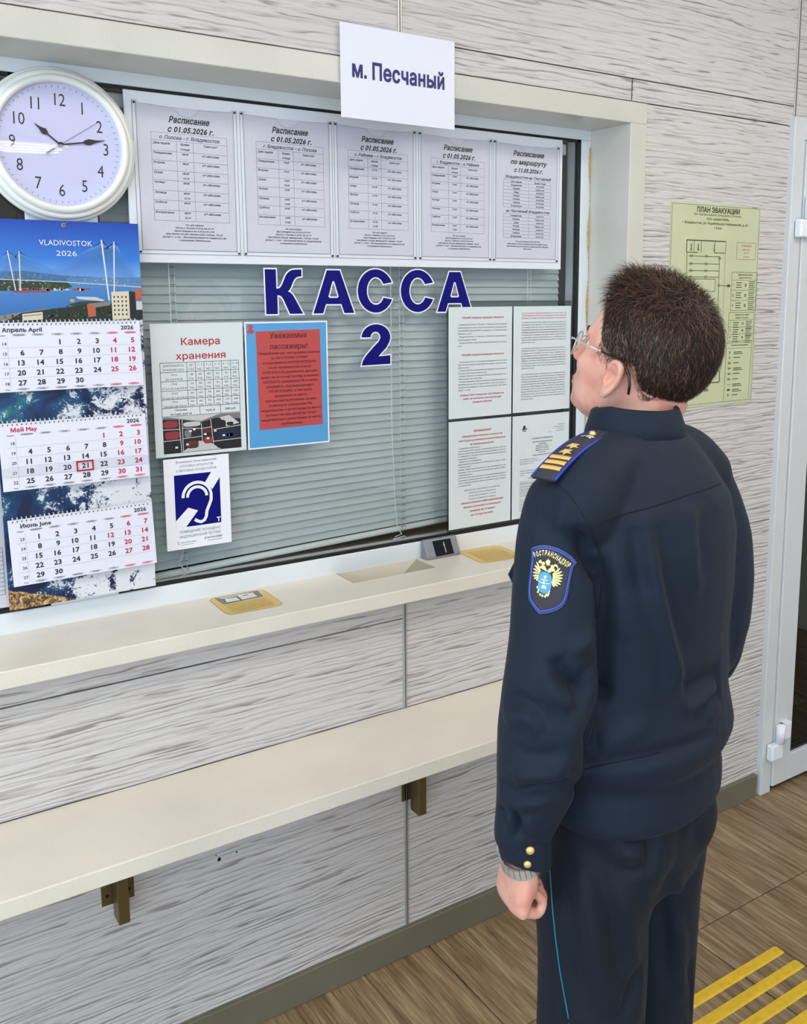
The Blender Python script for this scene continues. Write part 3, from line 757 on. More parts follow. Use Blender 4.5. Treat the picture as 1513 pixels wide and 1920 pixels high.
write(L, 'Погрузка', .061, -.1945, .0043, K, 'C', 1); write(L, 'на судно (куб. м)', .061, -.2035, .0043, K, 'C', 1)
write(L, '1куб. м', .1285, -.199, .0045, K, 'C', 1); write(L, '2000 руб.', .1765, -.199, .0045, K, 'C', 1)
L.build('lettering', s)
M['p_grey'] = mat('print_light_grey', (196, 194, 194), .4); M['p_dark'] = mat('print_near_black', (38, 36, 40), .4)
M['p_maroon'] = mat('print_maroon', (148, 52, 60), .4); M['p_navy'] = mat('print_navy_bag', (34, 40, 66), .4); M['p_mid'] = mat('print_mid_grey', (120, 118, 118), .4)
M['p_brown'] = mat('print_brown', (86, 48, 44), .4); M['p_blue'] = mat('print_bright_blue', (40, 90, 190), .4); M['p_white'] = mat('print_white', (228, 228, 230), .4)
L = MB(); y = -.0005; x0, x1, z0, z1 = .018, .200, -.290, -.2075
L.rect(x0, x1, z0, z1, M['p_dark'], y)
L.poly([(x0, z1), (x1, z1), (x1, -.222), (.14, -.216), (.105, -.224), (.055, -.214), (x0, -.212)], M['p_mid'], y-.0001)
L.poly([(.03, z1), (.15, z1), (.105, -.221), (.06, -.213)], M['p_grey'], y-.0002)
L.poly([(.06, -.2875), (.100, -.266), (.125, -.272), (.150, z0+.001), (.056, z0+.001)], M['p_grey'], y-.0002)
L.poly([(.150, -.216), (.172, -.212), (.197, -.232), (.165, -.238)], M['p_grey'], y-.0002)
for a, b, c, d, m_ in ((.019, .052, -.232, -.2155, 'p_maroon'), (.022, .055, -.258, -.240, 'p_maroon'), (.022, .052, -.285, -.263, 'p_dark'), (.064, .104, -.232, -.221, 'p_grey'), (.066, .082, -.256, -.238, 'p_mid'), (.070, .098, -.282, -.264, 'p_brown'),
                       (.108, .128, -.250, -.238, 'p_brown'), (.110, .130, -.274, -.258, 'p_maroon'), (.140, .164, -.240, -.222, 'p_dark'), (.166, .182, -.236, -.228, 'p_dark'), (.142, .170, -.268, -.246, 'p_navy'), (.172, .198, -.266, -.244, 'p_navy'), (.140, .196, -.288, -.272, 'p_dark'), (.165, .180, -.262, -.254, 'p_blue')):
    w2 = (b-a)/2; h2 = (d-c)/2; cx2 = (a+b)/2; cz2 = (c+d)/2
    L.poly([(cx2+w2*(abs(math.cos(t))**.6)*math.copysign(1, math.cos(t)), cz2+h2*(abs(math.sin(t))**.6)*math.copysign(1, math.sin(t))) for t in [2*PI*i/16 for i in range(16)]], M[m_], y-.0003)
for a, b in (((.055, -.212), (.058, z0+.003)), ((.062, -.214), (.062, z0+.004)), ((.128, -.218), (.133, -.282)), ((.106, -.226), (.107, -.270)), ((x0, -.235), (.056, -.236)), ((x0, -.261), (.056, -.260)), ((.062, -.234), (.106, -.238)), ((.062, -.258), (.106, -.256)), ((.107, -.238), (.131, -.236)), ((.133, -.243), (x1, -.237)), ((.133, -.270), (x1, -.268))):
    L.line(a, b, .0016, M['p_grey'], y-.0004)
for cx2, cz2 in ((.080, -.242), (.089, -.239), (.114, -.252), (.047, -.277), (.138, -.246), (.120, -.262), (.072, -.272), (.158, -.258)): L.rect(cx2-.003, cx2+.003, cz2-.002, cz2+.002, M['p_white'], y-.0005)
L.build('printed_photo', s)

# --- blue and red notice
SERIF = True
s = sheet('passenger_notice', 'laminated blue notice with a red text panel headed by bold words', 'poster', .1285, 1.6455, .2125, .2985, M['white'], .0028, border=(M['bluepaper'], .0035))
L = MB(); L.poly([(.027, -.022), (.192, -.020), (.195, -.252), (.030, -.254)], M['redpaper'], -.0005)
L.disc(.0145, -.0095, .0075, .0035, M['redpaper'], -.0005); L.poly([(.0085, -.009), (.0205, -.009), (.018, -.016), (.0215, -.021), (.0075, -.021), (.011, -.016)], M['redpaper'], -.0006); L.disc(.0145, -.0225, .009, .0045, M['redpaper'], -.0007)
L.build('red_panel', s)
L = MB(); K = M['ink_onred']
write(L, 'Уважаемые', .110, -.0385, .0120, K, 'C', 1, fit=.096, y=-.0009); write(L, 'пассажиры!', .1105, -.0640, .0120, K, 'C', 1, fit=.098, y=-.0009)
T = [('Уведомляем вас, что продажа билетов', .158), ('по ЛЬГОТНОМУ ТАРИФУ', .096), ('осуществляется ИСКЛЮЧИТЕЛЬНО', .140), ('после предъявления в кассу', .112), ('ОРИГИНАЛОВ документов, дающих', .142), ('право на льготный проезд, а именно:', .150), ('ПАСПОРТА гражданина РФ, а также', .142), ('документа, подтверждающего', .124), ('РЕГИСТРАЦИЮ, в том числе', .112), ('временную, по месту', .084), ('жительства/пребывания (штамп', .134), ('в паспорте гражданина РФ,', .112), ('свидетельство о регистрации по месту', .156), ('жительства для детей до 14 лет,', .134), ('свидетельство о регистрации по месту', .156), ('пребывания.)', .056)]
z = -.0765
for i, (t, w) in enumerate(T): write(L, t, .111+.0001*i, z, .0052, K, 'C', 1, fit=w, y=-.0009); z -= .01125
L.build('lettering', s)

# --- hearing loop sign
SERIF = False
s = sheet('hearing_loop_sign', 'small white sign with a navy ear symbol and letter T', 'sign', -.0735, 1.3435, .1525, .2110, M['white'], .0022)
L = MB(); N_ = M['navy']
write(L, 'Вниманию пользователей', .0755, -.0115, .0052, M['ink_grey'], 'C', 0, fit=.095); write(L, 'СЛУХОВЫХ АППАРАТОВ', .0755, -.0215, .0052, M['ink_grey'], 'C', 0, fit=.079); write(L, 'и ЗВУКОВЫХ ПРОЦЕССОРОВ:', .0755, -.0315, .0052, M['ink_grey'], 'C', 0, fit=.095)
write(L, 'ПОМЕЩЕНИЕ ОСНАЩЕНО', .078, -.174, .0062, M['ink_grey'], 'C', 0, fit=.097); write(L, 'ИНДУКЦИОННОЙ ПЕТЛЕЙ', .078, -.185, .0062, M['ink_grey'], 'C', 0, fit=.096)
write(L, 'Доступная среда', .033, -.197, .0036, M['ink_grey'], 'L', 0, fit=.034); L.arc(.027, -.1955, .0028, 1, 6.0, .0008, M['ink_red'], -.0004); L.line((.033, -.201), (.060, -.201), .0008, M['ink_grey'], -.0004)
write(L, 'ИСТОК АУДИО', .094, -.194, .0042, M['ink'], 'L', 1, fit=.036); L.line((.094, -.1985), (.130, -.1985), .001, M['ink_grey'], -.0004); L.arc(.0905, -.1925, .0024, .5, 4.5, .0012, M['ink'], -.0004)
L.build('lettering', s)
L = MB(); L.rect(.0225, .1290, -.1600, -.0385, N_, -.0004); w_ = M['white']; yy = -.0008
L.poly([(.109, -.0385), (.129, -.0385), (.129, -.053), (.1105, -.079), (.0935, -.0615)], w_, yy)
L.poly([(.0225, -.1435), (.052, -.1155), (.0745, -.125), (.0455, -.160), (.0225, -.160)], w_, yy)
cx2, cz2, r = .0740, -.0920, .0335
p = [(cx2+r*math.cos(t)*.98, cz2+r*math.sin(t)*.98) for t in [math.radians(180-a) for a in range(0, 185, 8)]]
p += [(.1065, -.103), (.1010, -.116), (.0955, -.128), (.0935, -.141), (.089, -.149), (.081, -.1525), (.0735, -.150), (.0660, -.145)]
L.stroke(p, .0072, w_, yy-.0002)
L.stroke([(cx2+.0225*math.cos(t), cz2+.0225*math.sin(t)) for t in [math.radians(180-a) for a in range(0, 181, 10)]], .0066, w_, yy-.0002)
L.stroke([(cx2+.0285*math.cos(t), cz2+.0285*math.sin(t)) for t in [math.radians(180-a) for a in range(0, 181, 10)]], .0022, N_, yy-.0003)
write(L, 'T', .1185, -.1565, .0105, w_, 'L', 2, y=yy-.0002)
L.build('ear_symbol', s)

# --- grey pocket panel with four sheets
SERIF = True
pp = MB().box(0, .432, 0, .0008, -.635, 0, M['smoke']).build('plastic_pocket_panel', None, (.692, .0035, 1.690))
tag(pp, 'tinted clear plastic holder behind the four white sheets on the window', 'sheet holder')
K = M['ink_grey']; RR = M['ink_red']
s = sheet('rules_sheet', 'white sheet of ticket rules with three red headings, upper one beside the letter A', 'paper sheet', .697, 1.6745, .212, .298, M['paper_lam'], .0024, 'white sheets in the tinted holder')
L = MB()
write(L, 'Общий порядок продажи билетов', .1125, -.0305, .0048, RR, 'C', 1, fit=.140); write(L, 'Общий порядок возврата билетов', .1125, -.1300, .0048, RR, 'C', 1, fit=.142)
para(L, ['>Продажа билетов на о. Попова, о. Рейнеке и мыс Песчаный', 'производится в кассе вокзала морских прибрежных', 'сообщений причала №36 по адресу: ул. Корабельная', 'Набережная, 30, стр. 1|', '>Продажа билетов с о. Попова и о. Рейнеке осуществляется', 'в кассах на данных островах.|', '>Продажа билетов с мыса Песчаный осуществляется на борту', 'судна.|'], .029, .193, -.0485, .0081, .0036, K, indent=.004)
para(L, ['>При возврате билета пассажиру возвращается 100% полной', 'проезда при подаче заявления на возврат и при наличии', 'проездного билета.|', '>Возврат билета по инициативе пассажира осуществляется', 'не позднее, чем за 2 часа до отправления судна.|', '>Возврат билета по иным причинам устанавливается в', 'течение трёх дней с даты отмены рейса.|', '>Возврат денежных средств за билеты, приобретённые по', 'безналичному расчёту, осуществляется строго на ту карту, с', 'которой производилась оплата и при наличии чека. Срок', 'возврата – до 5 дней.|'], .030, .193, -.1480, .0076, .0034, K, indent=.004)
for t, z, w in (('Неявка или опоздание пассажира на', -.2385, .148), ('рейс не является причиной для', -.2485, .128), ('возврата билета!', -.2585, .066)): write(L, t, .111, z, .0046, RR, 'C', 1, .15, fit=w)
L.build('lettering', s)
s = sheet('rules_sheet', 'white sheet of dense small print beside the frame, upper one with two red lines', 'paper sheet', .914, 1.6745, .210, .297, M['paper_lam'], .0024, 'white sheets in the tinted holder')
L = MB(); z = -.0205
for t in ('В соответствии с Приказом Минтранса России от 2021 г. об', 'УТВЕРЖДЕНИИ ПРАВИЛ ПЕРЕВОЗКИ ПАССАЖИРОВ', 'БАГАЖА НА ВНУТРЕННЕМ ВОДНОМ ТРАНСПОРТЕ:'): write(L, t, .110, z, .0033, RR, 'C', 0, fit=.163); z -= .0072
fill = ['Лица, осуществляющие перевозку пассажиров на маршрутах', 'обязаны соблюдать требования безопасности и правила', 'посадки, предъявить документ удостоверяющий личность и', 'проездной документ при посадке. Ручная кладь должна быть', 'размещена таким образом, чтобы не мешать проходу других', 'пассажиров. Дети до пяти лет перевозятся бесплатно без', 'предоставления отдельного места при наличии документа о', 'рождении ребёнка. Льготные билеты продаются в кассе на', 'основании удостоверения. Пассажир обязан сохранять билет', 'до окончания поездки и предъявлять его по требованию лиц']
for z0, n, a in ((-.0460, 9, '1) '), (-.1185, 9, '2) '), (-.1915, 11, '3) ')):
    lines = [('>'+a if i == 0 else '')+fill[(i+int(a[0])*3) % 10] for i in range(n)]; lines[-1] = lines[-1][:22]+'|'
    para(L, lines, .028, .191, z0, .0070, .0033, K)
for z in (-.0655, -.0720, -.1460): L.line((.030, z), (.16, z), .0006, RR, -.0008)
L.build('lettering', s)
s = sheet('rules_sheet', 'white attention sheet with italic red lines, below the ticket rules', 'paper sheet', .697, 1.3685, .212, .298, M['paper_lam'], .0024, 'white sheets in the tinted holder')
L = MB()
for t, z, cp, w in (('Внимание!', -.0325, .0062, .060), ('Оформление билетов и грузов на', -.0455, .0048, .138), ('некоторых производится исключительно', -.0570, .0048, .160), ('за наличный расчёт.', -.0685, .0048, .082)): write(L, t, .1115, z, cp, RR, 'C', 1, .25, fit=w)
para(L, ['>Предварительная продажа билетов:|', 'производится за 3 часа до отправления. Багаж и прочее', 'Билеты в обратном направлении можно приобрести в кассах', 'о. Рейнеке и о. Попова. После отправления посадка на', 'последующий рейс невозможна.|', '>Продажа билетов на ближайший рейс:|', 'прекращается за 5 минут до отправления судна в рейс.', '>Оформление грузов:|', 'приём, перевозка, хранение и т.д.) принимаются не', 'позднее, чем за час до отправления судна в рейс.', '>Бронирование билетов:|', 'доступно только для граждан с пропиской (временной) на', 'островах и осуществляется не позднее, чем за 3 суток до', 'рейса. Невыкупленные билеты снимаются за 30 минут', 'до отправления судна.|'], .030, .194, -.0770, .0074, .0034, K, indent=.003)
z = -.1945
for t in ('Забронировать билет можно по телефонам:', '+7(914) 673-27-87 касса г. Владивосток', '+7(914) 706-52-79 касса о. Попова', '+7(914) 326-79-82 касса о. Рейнеке'): write(L, t, .112, z, .0036, K, 'C', 0, .2, fit=.095 if t[0] == '+' else .125); z -= .0088
for t, z, w in (('Невыкупленные забронированные', -.2310, .146), ('билеты поступают в свободную', -.2430, .130), ('продажу за 30 минут', -.2550, .088), ('до отхода на рейс.', -.2670, .078)): write(L, t, .1125, z, .0050, RR, 'C', 1, .25, fit=w)
L.build('lettering', s)
s = sheet('price_sheet', 'white price sheet with a small black emblem and table, half hidden behind the man', 'paper sheet', .914, 1.3675, .210, .297, M['paper_lam'], .0024, 'white sheets in the tinted holder')
L = MB(); L.disc(.0425, -.0335, .0048, .005, M['ink'], -.0006); L.poly([(.032, -.0405), (.038, -.0355), (.046, -.0385), (.053, -.0365), (.053, -.0400), (.043, -.0405)], M['ink'], -.0006); write(L, 'Акваris'[:4], .0425, -.0455, .0042, M['ink'], 'C', 2)
z = -.035
for t, w in (('УТВЕРЖДАЮ', .028), ('Генеральный директор', .040), ('ООО «Акватрия»', .026), ('23 марта 2026 г.', .032)): write(L, t, .192, z, .0028, K, 'R', 0, fit=w); z -= .0062
L.arc(.137, -.058, .006, .3, 2.8, .0006, K, -.0005)
write(L, 'СТОИМОСТЬ ПЕРЕВОЗОК', .109, -.071, .0042, K, 'C', 1, fit=.080); z = -.0805
for t, w in (('грузов и багажа пассажирским транспортом', .072), ('по направлениям:', .030), ('Владивосток – о. Попова', .048), ('Владивосток – о. Рейнеке', .048), ('Владивосток – м. Песчаный', .050), ('на 2026 год', .026)): write(L, t, .109, z, .0033, K, 'C', 1, fit=w); z -= .0062
write(L, 'Стоимость перевозки багажа и груза', .109, -.1185, .0033, K, 'C', 1, fit=.074)
para(L, ['Место багажа до 5 кг и мест - 100|', 'Место багажа от 5 кг до 30 кг и мест - 250|', 'Место багажа от 30 кг - 400|'], .028, .15, -.128, .0062, .0032, K)
write(L, 'Расценки:', .112, -.150, .0033, K, 'C', 0)
para(L, ['Расчёт стоимости провоза груза производится по объёму одного', 'и места, указанного в накладной при оформлении в кассе на', 'причале.|'], .028, .19, -.161, .0062, .0032, K)
write(L, 'Стоимость перевозки грузов', .095, -.184, .0038, K, 'C', 1)
grid(L, [.0285, .160, .190], [-.191-.0086*i for i in range(11)], .0006, K)
para(L, ['Коробки, ящики, мешки до 0,25 куб.м', 'Велосипеды, коляски, самокаты и др.', 'Крупногабаритный груз до 1 куб.м', 'Строительные материалы, за 1 куб.м', 'Газ, доски, трубы длиной до 3 м', '', 'Животные', 'Мебель, 1 шт.', 'Погрузка, шт.', 'Хранение, сутки'], .031, .125, -.1972, .0086, .0031, K, mode='L')
L.build('lettering', s)

# --- sheet on the other pane
SERIF = False
s = sheet('table_sheet', 'printed sheet with a table on the other pane, mostly hidden by the calendar', 'paper sheet', -.612, 1.364, .211, .297, M['paper_pocket'], .0028)
L = MB(); grid(L, [.015, .07, .199], [-.17-.009*i for i in range(12)], .0008, M['ink'])
for i in range(11): write(L, ['Наименование', 'Срок', 'Цена, руб.'][i % 3], .078, -.1765-.009*i, .004, K, 'L'); write(L, '%d' % (i+1), .03, -.1765-.009*i, .004, K, 'L')
L.build('lettering', s)

# --- evacuation plan
s = sheet('evacuation_plan', 'pale green evacuation plan poster on the embossed wall behind the man', 'poster', 1.352, 1.9675, .392, .596, M['evac'], WY-.0016, th=.0014)
L = MB(); K = M['ink_green']; G = M['ink_palegreen']
write(L, 'ПЛАН ЭВАКУАЦИИ', .2015, -.0235, .0145, K, 'C', 2, fit=.190, y=-.0006)
write(L, 'при чрезвычайных ситуациях и пожаре', .199, -.0330, .0068, K, 'C', 0, fit=.210); write(L, 'ООО «АКВАТРИЯ»', .199, -.0455, .0066, K, 'C', 1, fit=.100)
write(L, 'г. Владивосток, ул. Корабельная Набережная, д. 30', .190, -.0580, .0072, K, 'C', 1, fit=.290); write(L, '1 этаж', .200, -.0705, .0066, K, 'C', 1, fit=.036)
lw = .0016
for a, b, w in (((.069, -.105), (.239, -.105), .003), ((.069, -.105), (.069, -.140), .003), ((.071, -.140), (.118, -.140), .002), ((.239, -.106), (.239, -.138), lw), ((.190, -.139), (.238, -.139), .002), ((.100, -.106), (.100, -.139), lw), ((.131, -.106), (.131, -.140), lw), ((.190, -.106), (.190, -.139), lw),
                ((.071, -.140), (.075, -.300), lw), ((.213, -.150), (.218, -.480), lw), ((.238, -.140), (.240, -.500), .001), ((.080, -.150), (.215, -.150), lw), ((.080, -.172), (.213, -.172), lw), ((.080, -.192), (.213, -.192), lw), ((.080, -.210), (.213, -.210), lw), ((.213, -.234), (.262, -.236), lw),
                ((.082, -.216), (.198, -.216), lw), ((.198, -.216), (.198, -.252), lw), ((.082, -.252), (.198, -.252), lw), ((.082, -.216), (.082, -.252), lw), ((.1, -.491), (.234, -.491), lw), ((.234, -.491), (.236, -.526), .003), ((.189, -.526), (.234, -.526), .003), ((.189, -.517), (.189, -.526), .003), ((.178, -.50), (.178, -.545), lw),
                ((.216, -.30), (.216, -.49), lw), ((.06, -.3), (.06, -.49), lw)): L.line(a, b, w, K if w > .0015 else G, -.0006)
for x, z in ((.090, -.150), (.155, -.150), (.090, -.172), (.155, -.172), (.090, -.192), (.155, -.192), (.090, -.210), (.155, -.210), (.213, -.155), (.214, -.234), (.206, -.486), (.210, -.44), (.212, -.38)): L.rect(x-.006, x+.006, z-.0035, z+.0035, G, -.0009)
L.rect(.252, .265, -.2395, -.2315, K, -.0009); L.rect(.169, .187, -.5515, -.5435, G, -.0009)
for x in (.088, .118, .188): L.rect(x-.0025, x+.0025, -.132, -.115, G, -.0009); L.poly([(x-.005, -.130), (x+.005, -.130), (x, -.137)], G, -.0009)
L.rect(.352, .378, -.0, -.002, G, -.0006)
grid(L, [.290, .377], [-.106, -.156], .001, M['ink_red']); 
for i in range(4): write(L, ['УТВЕРЖДАЮ', 'директор', 'ул. 127', '12.05.20'][i], .333, -.118-.011*i, .0055, M['ink_red'], 'C', 0, .1)
def block(z0, z1, rows, ttl):
    xa = .272 if z0 > -.3 else .266; L.line((xa, z0), (xa+.118, z0), .001, K, -.0006); L.line((xa, z1), (xa+.118, z1), .001, K, -.0006); L.line((xa, z0), (xa, z1), .001, K, -.0006); L.line((xa+.118, z0), (xa+.118, z1), .001, K, -.0006)
    write(L, ttl[0], xa+.062, z0-.009, .0045, K, 'C', 1); write(L, ttl[1], xa+.062, z0-.018, .0045, K, 'C', 1)
    h = (z0-z1-.023)/rows
    for i in range(rows):
        z = z0-.023-h*i; L.line((xa, z), (xa+.118, z), .0008, K, -.0006)
        write(L, str(i+1), xa+.006, z-h*.6, .008, K, 'L', 1)
        for j in range(3): L.rect(xa+.022, xa+.048-.004*(j % 2), z-.008-.007*j-.0012, z-.008-.007*j+.0012, K, -.0006)
        L.rect(xa+.062, xa+.070, z-h*.65, z-h*.35, G, -.0006)
        for j in range(5): L.rect(xa+.080, xa+.110-.003*(j % 3), z-.005-.0055*j-.001, z-.005-.0055*j+.001, K, -.0006)
block(-.195, -.310, 3, ('Действия при пожаре', 'и другой опасности')); block(-.316, -.403, 3, ('Действия при аварии', 'и других ситуациях'))
xa = .262; L.line((xa, -.408), (xa+.118, -.408), .001, K, -.0006); L.line((xa, -.408), (xa-.004, -.588), .001, K, -.0006); L.line((xa+.118, -.408), (xa+.112, -.582), .001, K, -.0006)
write(L, 'Условные обозначения', xa+.06, -.418, .005, K, 'C', 1); L.line((xa, -.425), (xa+.118, -.425), .0008, K, -.0006)
for i in range(9):
    z = -.437-.0165*i
    (L.disc(xa+.016, z, .0035, .004, G, -.0006) if i in (0, 1, 8) else L.rect(xa+.010, xa+.023, z-.003, z+.003, G if i < 6 else K, -.0006) if i != 6 else L.line((xa+.01, z), (xa+.024, z), .001, K, -.0006))
    L.rect(xa+.034, xa+.072-.006*(i % 3), z-.0012, z+.0012, K, -.0006)
    if i in (0, 3, 6, 7): L.rect(xa+.034, xa+.078, z-.0062, z-.004, K, -.0006)
grid(L, [.004, .388], [-.004, -.588], .0009, K)
L.build('lettering', s)

# ================================================================== CLOCK
ck = empty('wall_clock', (-.257, -.003, 2.004), (0, math.radians(1.2), 0)); tag(ck, 'round glossy white wall clock with black numerals on the window post', 'clock')
q = MB(); q.lathe([(.140, 0), (.1490, -.003), (.1506, -.007), (.1506, -.011), (.1490, -.0145), (.1460, -.0165), (.1452, -.0165), (.1446, -.0195), (.1436, -.0235), (.1410, -.0265), (.1378, -.0278), (.1350, -.0270), (.1343, -.0272), (.1338, -.0310), (.1322, -.0350), (.1290, -.0385), (.1250, -.0400), (.1215, -.0388), (.1195, -.0360), (.1182, -.0325), (.1180, -.0225)], M['white_plastic']); q.build('rim', ck)
q = MB(); q.lathe([(.001, -.0235), (.119, -.0235)], M['dial'], n=64, smooth=False)
for i in range(60):
    a = 2*PI*i/60; q.line((.1095*math.sin(a), .1095*math.cos(a)), (.1135*math.sin(a), .1135*math.cos(a)), .0008, M['black'], -.0238)
for i in range(1, 13):
    a = 2*PI*i/12; write(q, str(i), .0885*math.sin(a), .0875*math.cos(a)-.0122, .0245, M['black'], 'C', 0, hs=.80, y=-.0238)
q.build('dial', ck)
def hand(name, a, ln, w, tail, yy, spade=True):
    q = MB(); a = math.radians(a); s_, c_ = math.sin(a), math.cos(a)
    P2 = lambda l, o: (l*s_+o*c_, l*c_-o*s_)
    if spade: o_ = [(-tail, w*.4), (ln*.50, w*.42), (ln*.56, w*1.3), (ln*.64, w*1.75), (ln*.72, w*1.25), (ln*.82, w*.55), (ln, w*.18)]
    else: o_ = [(-tail, w*1.9), (-tail*.45, w*1.5), (-tail*.4, w*.5), (ln, w*.35)]
    pts = [P2(l, o) for l, o in o_]+[P2(l, -o) for l, o in o_[::-1]]
    q.poly(pts, M['black'], yy); q.poly(pts[::-1], M['black'], yy-.0001); q.build(name, ck)
hand('hour_hand', 307.5, .059, .0036, .006, -.0262); hand('minute_hand', 79, .087, .0034, .006, -.0275); hand('second_hand', 55, .094, .0010, .034, -.0287, False)
q = MB(); q.lathe([(.0001, -.0300), (.0045, -.0298), (.0052, -.0285), (.0052, -.0235)], M['black'], n=24); q.build('hub', ck)
q = MB(); q.lathe([(.0005, -.0342), (.06, -.0340), (.1185, -.0330)], M['lens'], n=64); q.build('cover_glass', ck)

# ================================================================== CALENDAR
def grad_mat(name, stops, axis_scale, off, rough=.35):
    m = mat(name, (255, 255, 255), rough); g = NG(m); tc = g.n('TexCoord'); sx = g.n('SeparateXYZ'); g.l(tc.outputs['Object'], sx.inputs[0])
    g.l(g.ramp(g.math('MULTIPLY_ADD', sx.outputs[2], axis_scale, off), stops), g.b.inputs['Base Color']); return m
M['c_sky'] = grad_mat('printed_blue_sky', [(0, lin((120, 170, 226))), (.35, lin((46, 118, 208))), (1, lin((6, 62, 168)))], 1/.115, .115/.115)
M['c_sea'] = grad_mat('printed_blue_water', [(0, lin((28, 96, 168))), (1, lin((70, 128, 190)))], 1/.07, 1+.13/.07)
def foam_material():
    m = mat('printed_sea_foam', (20, 60, 110), .35); g = NG(m); tc = g.n('TexCoord'); sx = g.n('SeparateXYZ'); g.l(tc.outputs['Object'], sx.inputs[0])
    v = g.coord(); x = sx.outputs[0]; z = sx.outputs[2]
    a = g.noise(v, 95, 5, 1.6, .7); b = g.noise(v, 14, 3, .8); c = g.noise(v, 30, 4, .5)
    sea = g.ramp(b, [(.38, lin((4, 24, 66))), (.52, lin((10, 62, 108))), (.68, lin((20, 110, 124)))])
    # more foam to the side of the picture where the wave breaks and lower down
    amt = g.math('ADD', g.math('MULTIPLY', x, 1.9), g.math('MULTIPLY', z, -.55))
    amt = g.math('ADD', amt, g.math('MULTIPLY', g.math('SUBTRACT', b, .5), 1.6))
    th = g.math('SUBTRACT', 1.02, g.math('MULTIPLY', amt, .62))
    fo = g.ramp(g.math('ADD', g.math('SUBTRACT', g.math('ADD', g.math('MULTIPLY', a, .8), g.math('MULTIPLY', c, .5)), th), .5), [(.47, (0, 0, 0)), (.53, (1, 1, 1))])
    col = g.mix(fo, sea, lin((218, 220, 226)))
    line = g.math('ADD', g.math('ADD', g.math('MULTIPLY', x, .30), z), g.math('MULTIPLY', g.math('SUBTRACT', c, .5), .02))
    sand = g.ramp(a, [(.42, lin((70, 44, 24))), (.5, lin((150, 110, 66))), (.6, lin((214, 186, 140)))])
    col = g.mix(g.math('LESS_THAN', line, -.7435), col, sand)
    g.l(col, g.b.inputs['Base Color']); return m
M['c_foam'] = foam_material()
cal = empty('wall_calendar', (-.413, -.0375, 1.855)); tag(cal, 'three-month hanging calendar with a bridge photo on top and sea foam behind', 'calendar')
MB().bbox(0, .2985, .0010, .0026, -.785, -.19, M['c_foam'], .0004, 1).build('backing_card', cal)
hd = MB().box(0, .2985, -.0006, .0012, -.1985, 0, M['c_sky']).build('header_card', cal)
cc = {k: mat('print_'+k, v, .4) for k, v in dict(hill=(58, 96, 128), farhill=(86, 132, 176), city=(190, 196, 200), trees=(38, 56, 34), pylon=(206, 214, 222), deck=(196, 204, 210), cable=(92, 150, 214), redship=(176, 40, 48), redbrick=(184, 92, 58), cream=(214, 202, 178), darkwall=(24, 28, 38), roof=(128, 124, 118), deepgreen=(24, 36, 24), olive=(84, 98, 52), gold=(196, 160, 70)).items()}
L = MB(); y = -.0010; rnd = random.Random(11)
L.rect(0, .2985, -.1985, -.120, M['c_sea'], y)
L.poly([(0, -.104), (.04, -.101), (.070, -.099), (.1, -.103), (.143, -.108), (.21, -.111), (.2985, -.113), (.2985, -.126), (0, -.126)], cc['hill'], y-.0001)
L.poly([(.15, -.112), (.2985, -.110), (.2985, -.128), (.15, -.126)], cc['farhill'], y-.00015)
L.poly([(0, -.119), (.05, -.117), (.10, -.120), (.15, -.121), (.16, -.130), (.14, -.136), (.08, -.138), (.0, -.139)], cc['trees'], y-.0002)
for i in range(150):
    x = rnd.uniform(0, .165) if i < 90 else rnd.uniform(.16, .298); z = rnd.uniform(-.137, -.107) if i < 90 else rnd.uniform(-.127, -.113)
    w = rnd.uniform(.0008, .0028); L.rect(x, x+w, z, z+rnd.uniform(.0005, .0022), cc[rnd.choice(['city', 'city', 'hill', 'cream', 'roof'])], y-.00025)
for i in range(26):
    x = rnd.uniform(.035, .19); L.rect(x, x+rnd.uniform(.003, .009), -.139+rnd.uniform(0, .004), -.1365+rnd.uniform(0, .004), cc[rnd.choice(['redship', 'city', 'cream', 'roof'])], y-.0003)
L.poly([(.045, -.139), (.118, -.139), (.110, -.142), (.05, -.142)], cc['redship'], y-.00032)
L.poly([(.165, -.150), (.205, -.151), (.222, -.157), (.218, -.160), (.170, -.155)], cc['city'], y-.00034)
L.poly([(.150, -.166), (.172, -.160), (.222, -.158), (.215, -.164), (.160, -.170)], cc['trees'], y-.00032)
L.disc(.158, -.158, .005, .003, cc['gold'], y-.00036)
L.poly([(.010, -.188), (.110, -.173), (.118, -.176), (.05, -.192), (.02, -.1985), (0, -.1985), (0, -.188)], cc['roof'], y-.0004)
L.poly([(.03, -.1985), (.06, -.182), (.12, -.174), (.16, -.170), (.2, -.162), (.2985, -.160), (.2985, -.1985)], cc['deepgreen'], y-.00042)
for i in range(130):
    x = rnd.uniform(.03, .295); z = rnd.uniform(-.197, -.170 if x > .12 else -.184); L.disc(x, z, rnd.uniform(.001, .003), rnd.uniform(.001, .0025), cc[rnd.choice(['olive', 'trees', 'trees', 'deepgreen'])], y-.00044, 7)
L.poly([(.062, -.184), (.100, -.180), (.100, -.195), (.062, -.197)], cc['cream'], y-.0005); L.line((.064, -.188), (.098, -.185), .002, cc['roof'], y-.00052)
L.poly([(.186, -.166), (.203, -.163), (.203, -.190), (.188, -.192)], cc['redbrick'], y-.0005); L.poly([(.188, -.164), (.236, -.160), (.232, -.168), (.203, -.172)], cc['roof'], y-.00051)
L.poly([(.236, -.1405), (.272, -.139), (.272, -.196), (.236, -.1985)], cc['cream'], y-.00055); L.poly([(.272, -.139), (.285, -.141), (.285, -.190), (.272, -.196)], cc['darkwall'], y-.00055)
for r_ in range(5):
    for c_ in range(4): L.rect(.240+c_*.008, .243+c_*.008, -.153-r_*.009, -.149-r_*.009, cc['darkwall'], y-.0006)
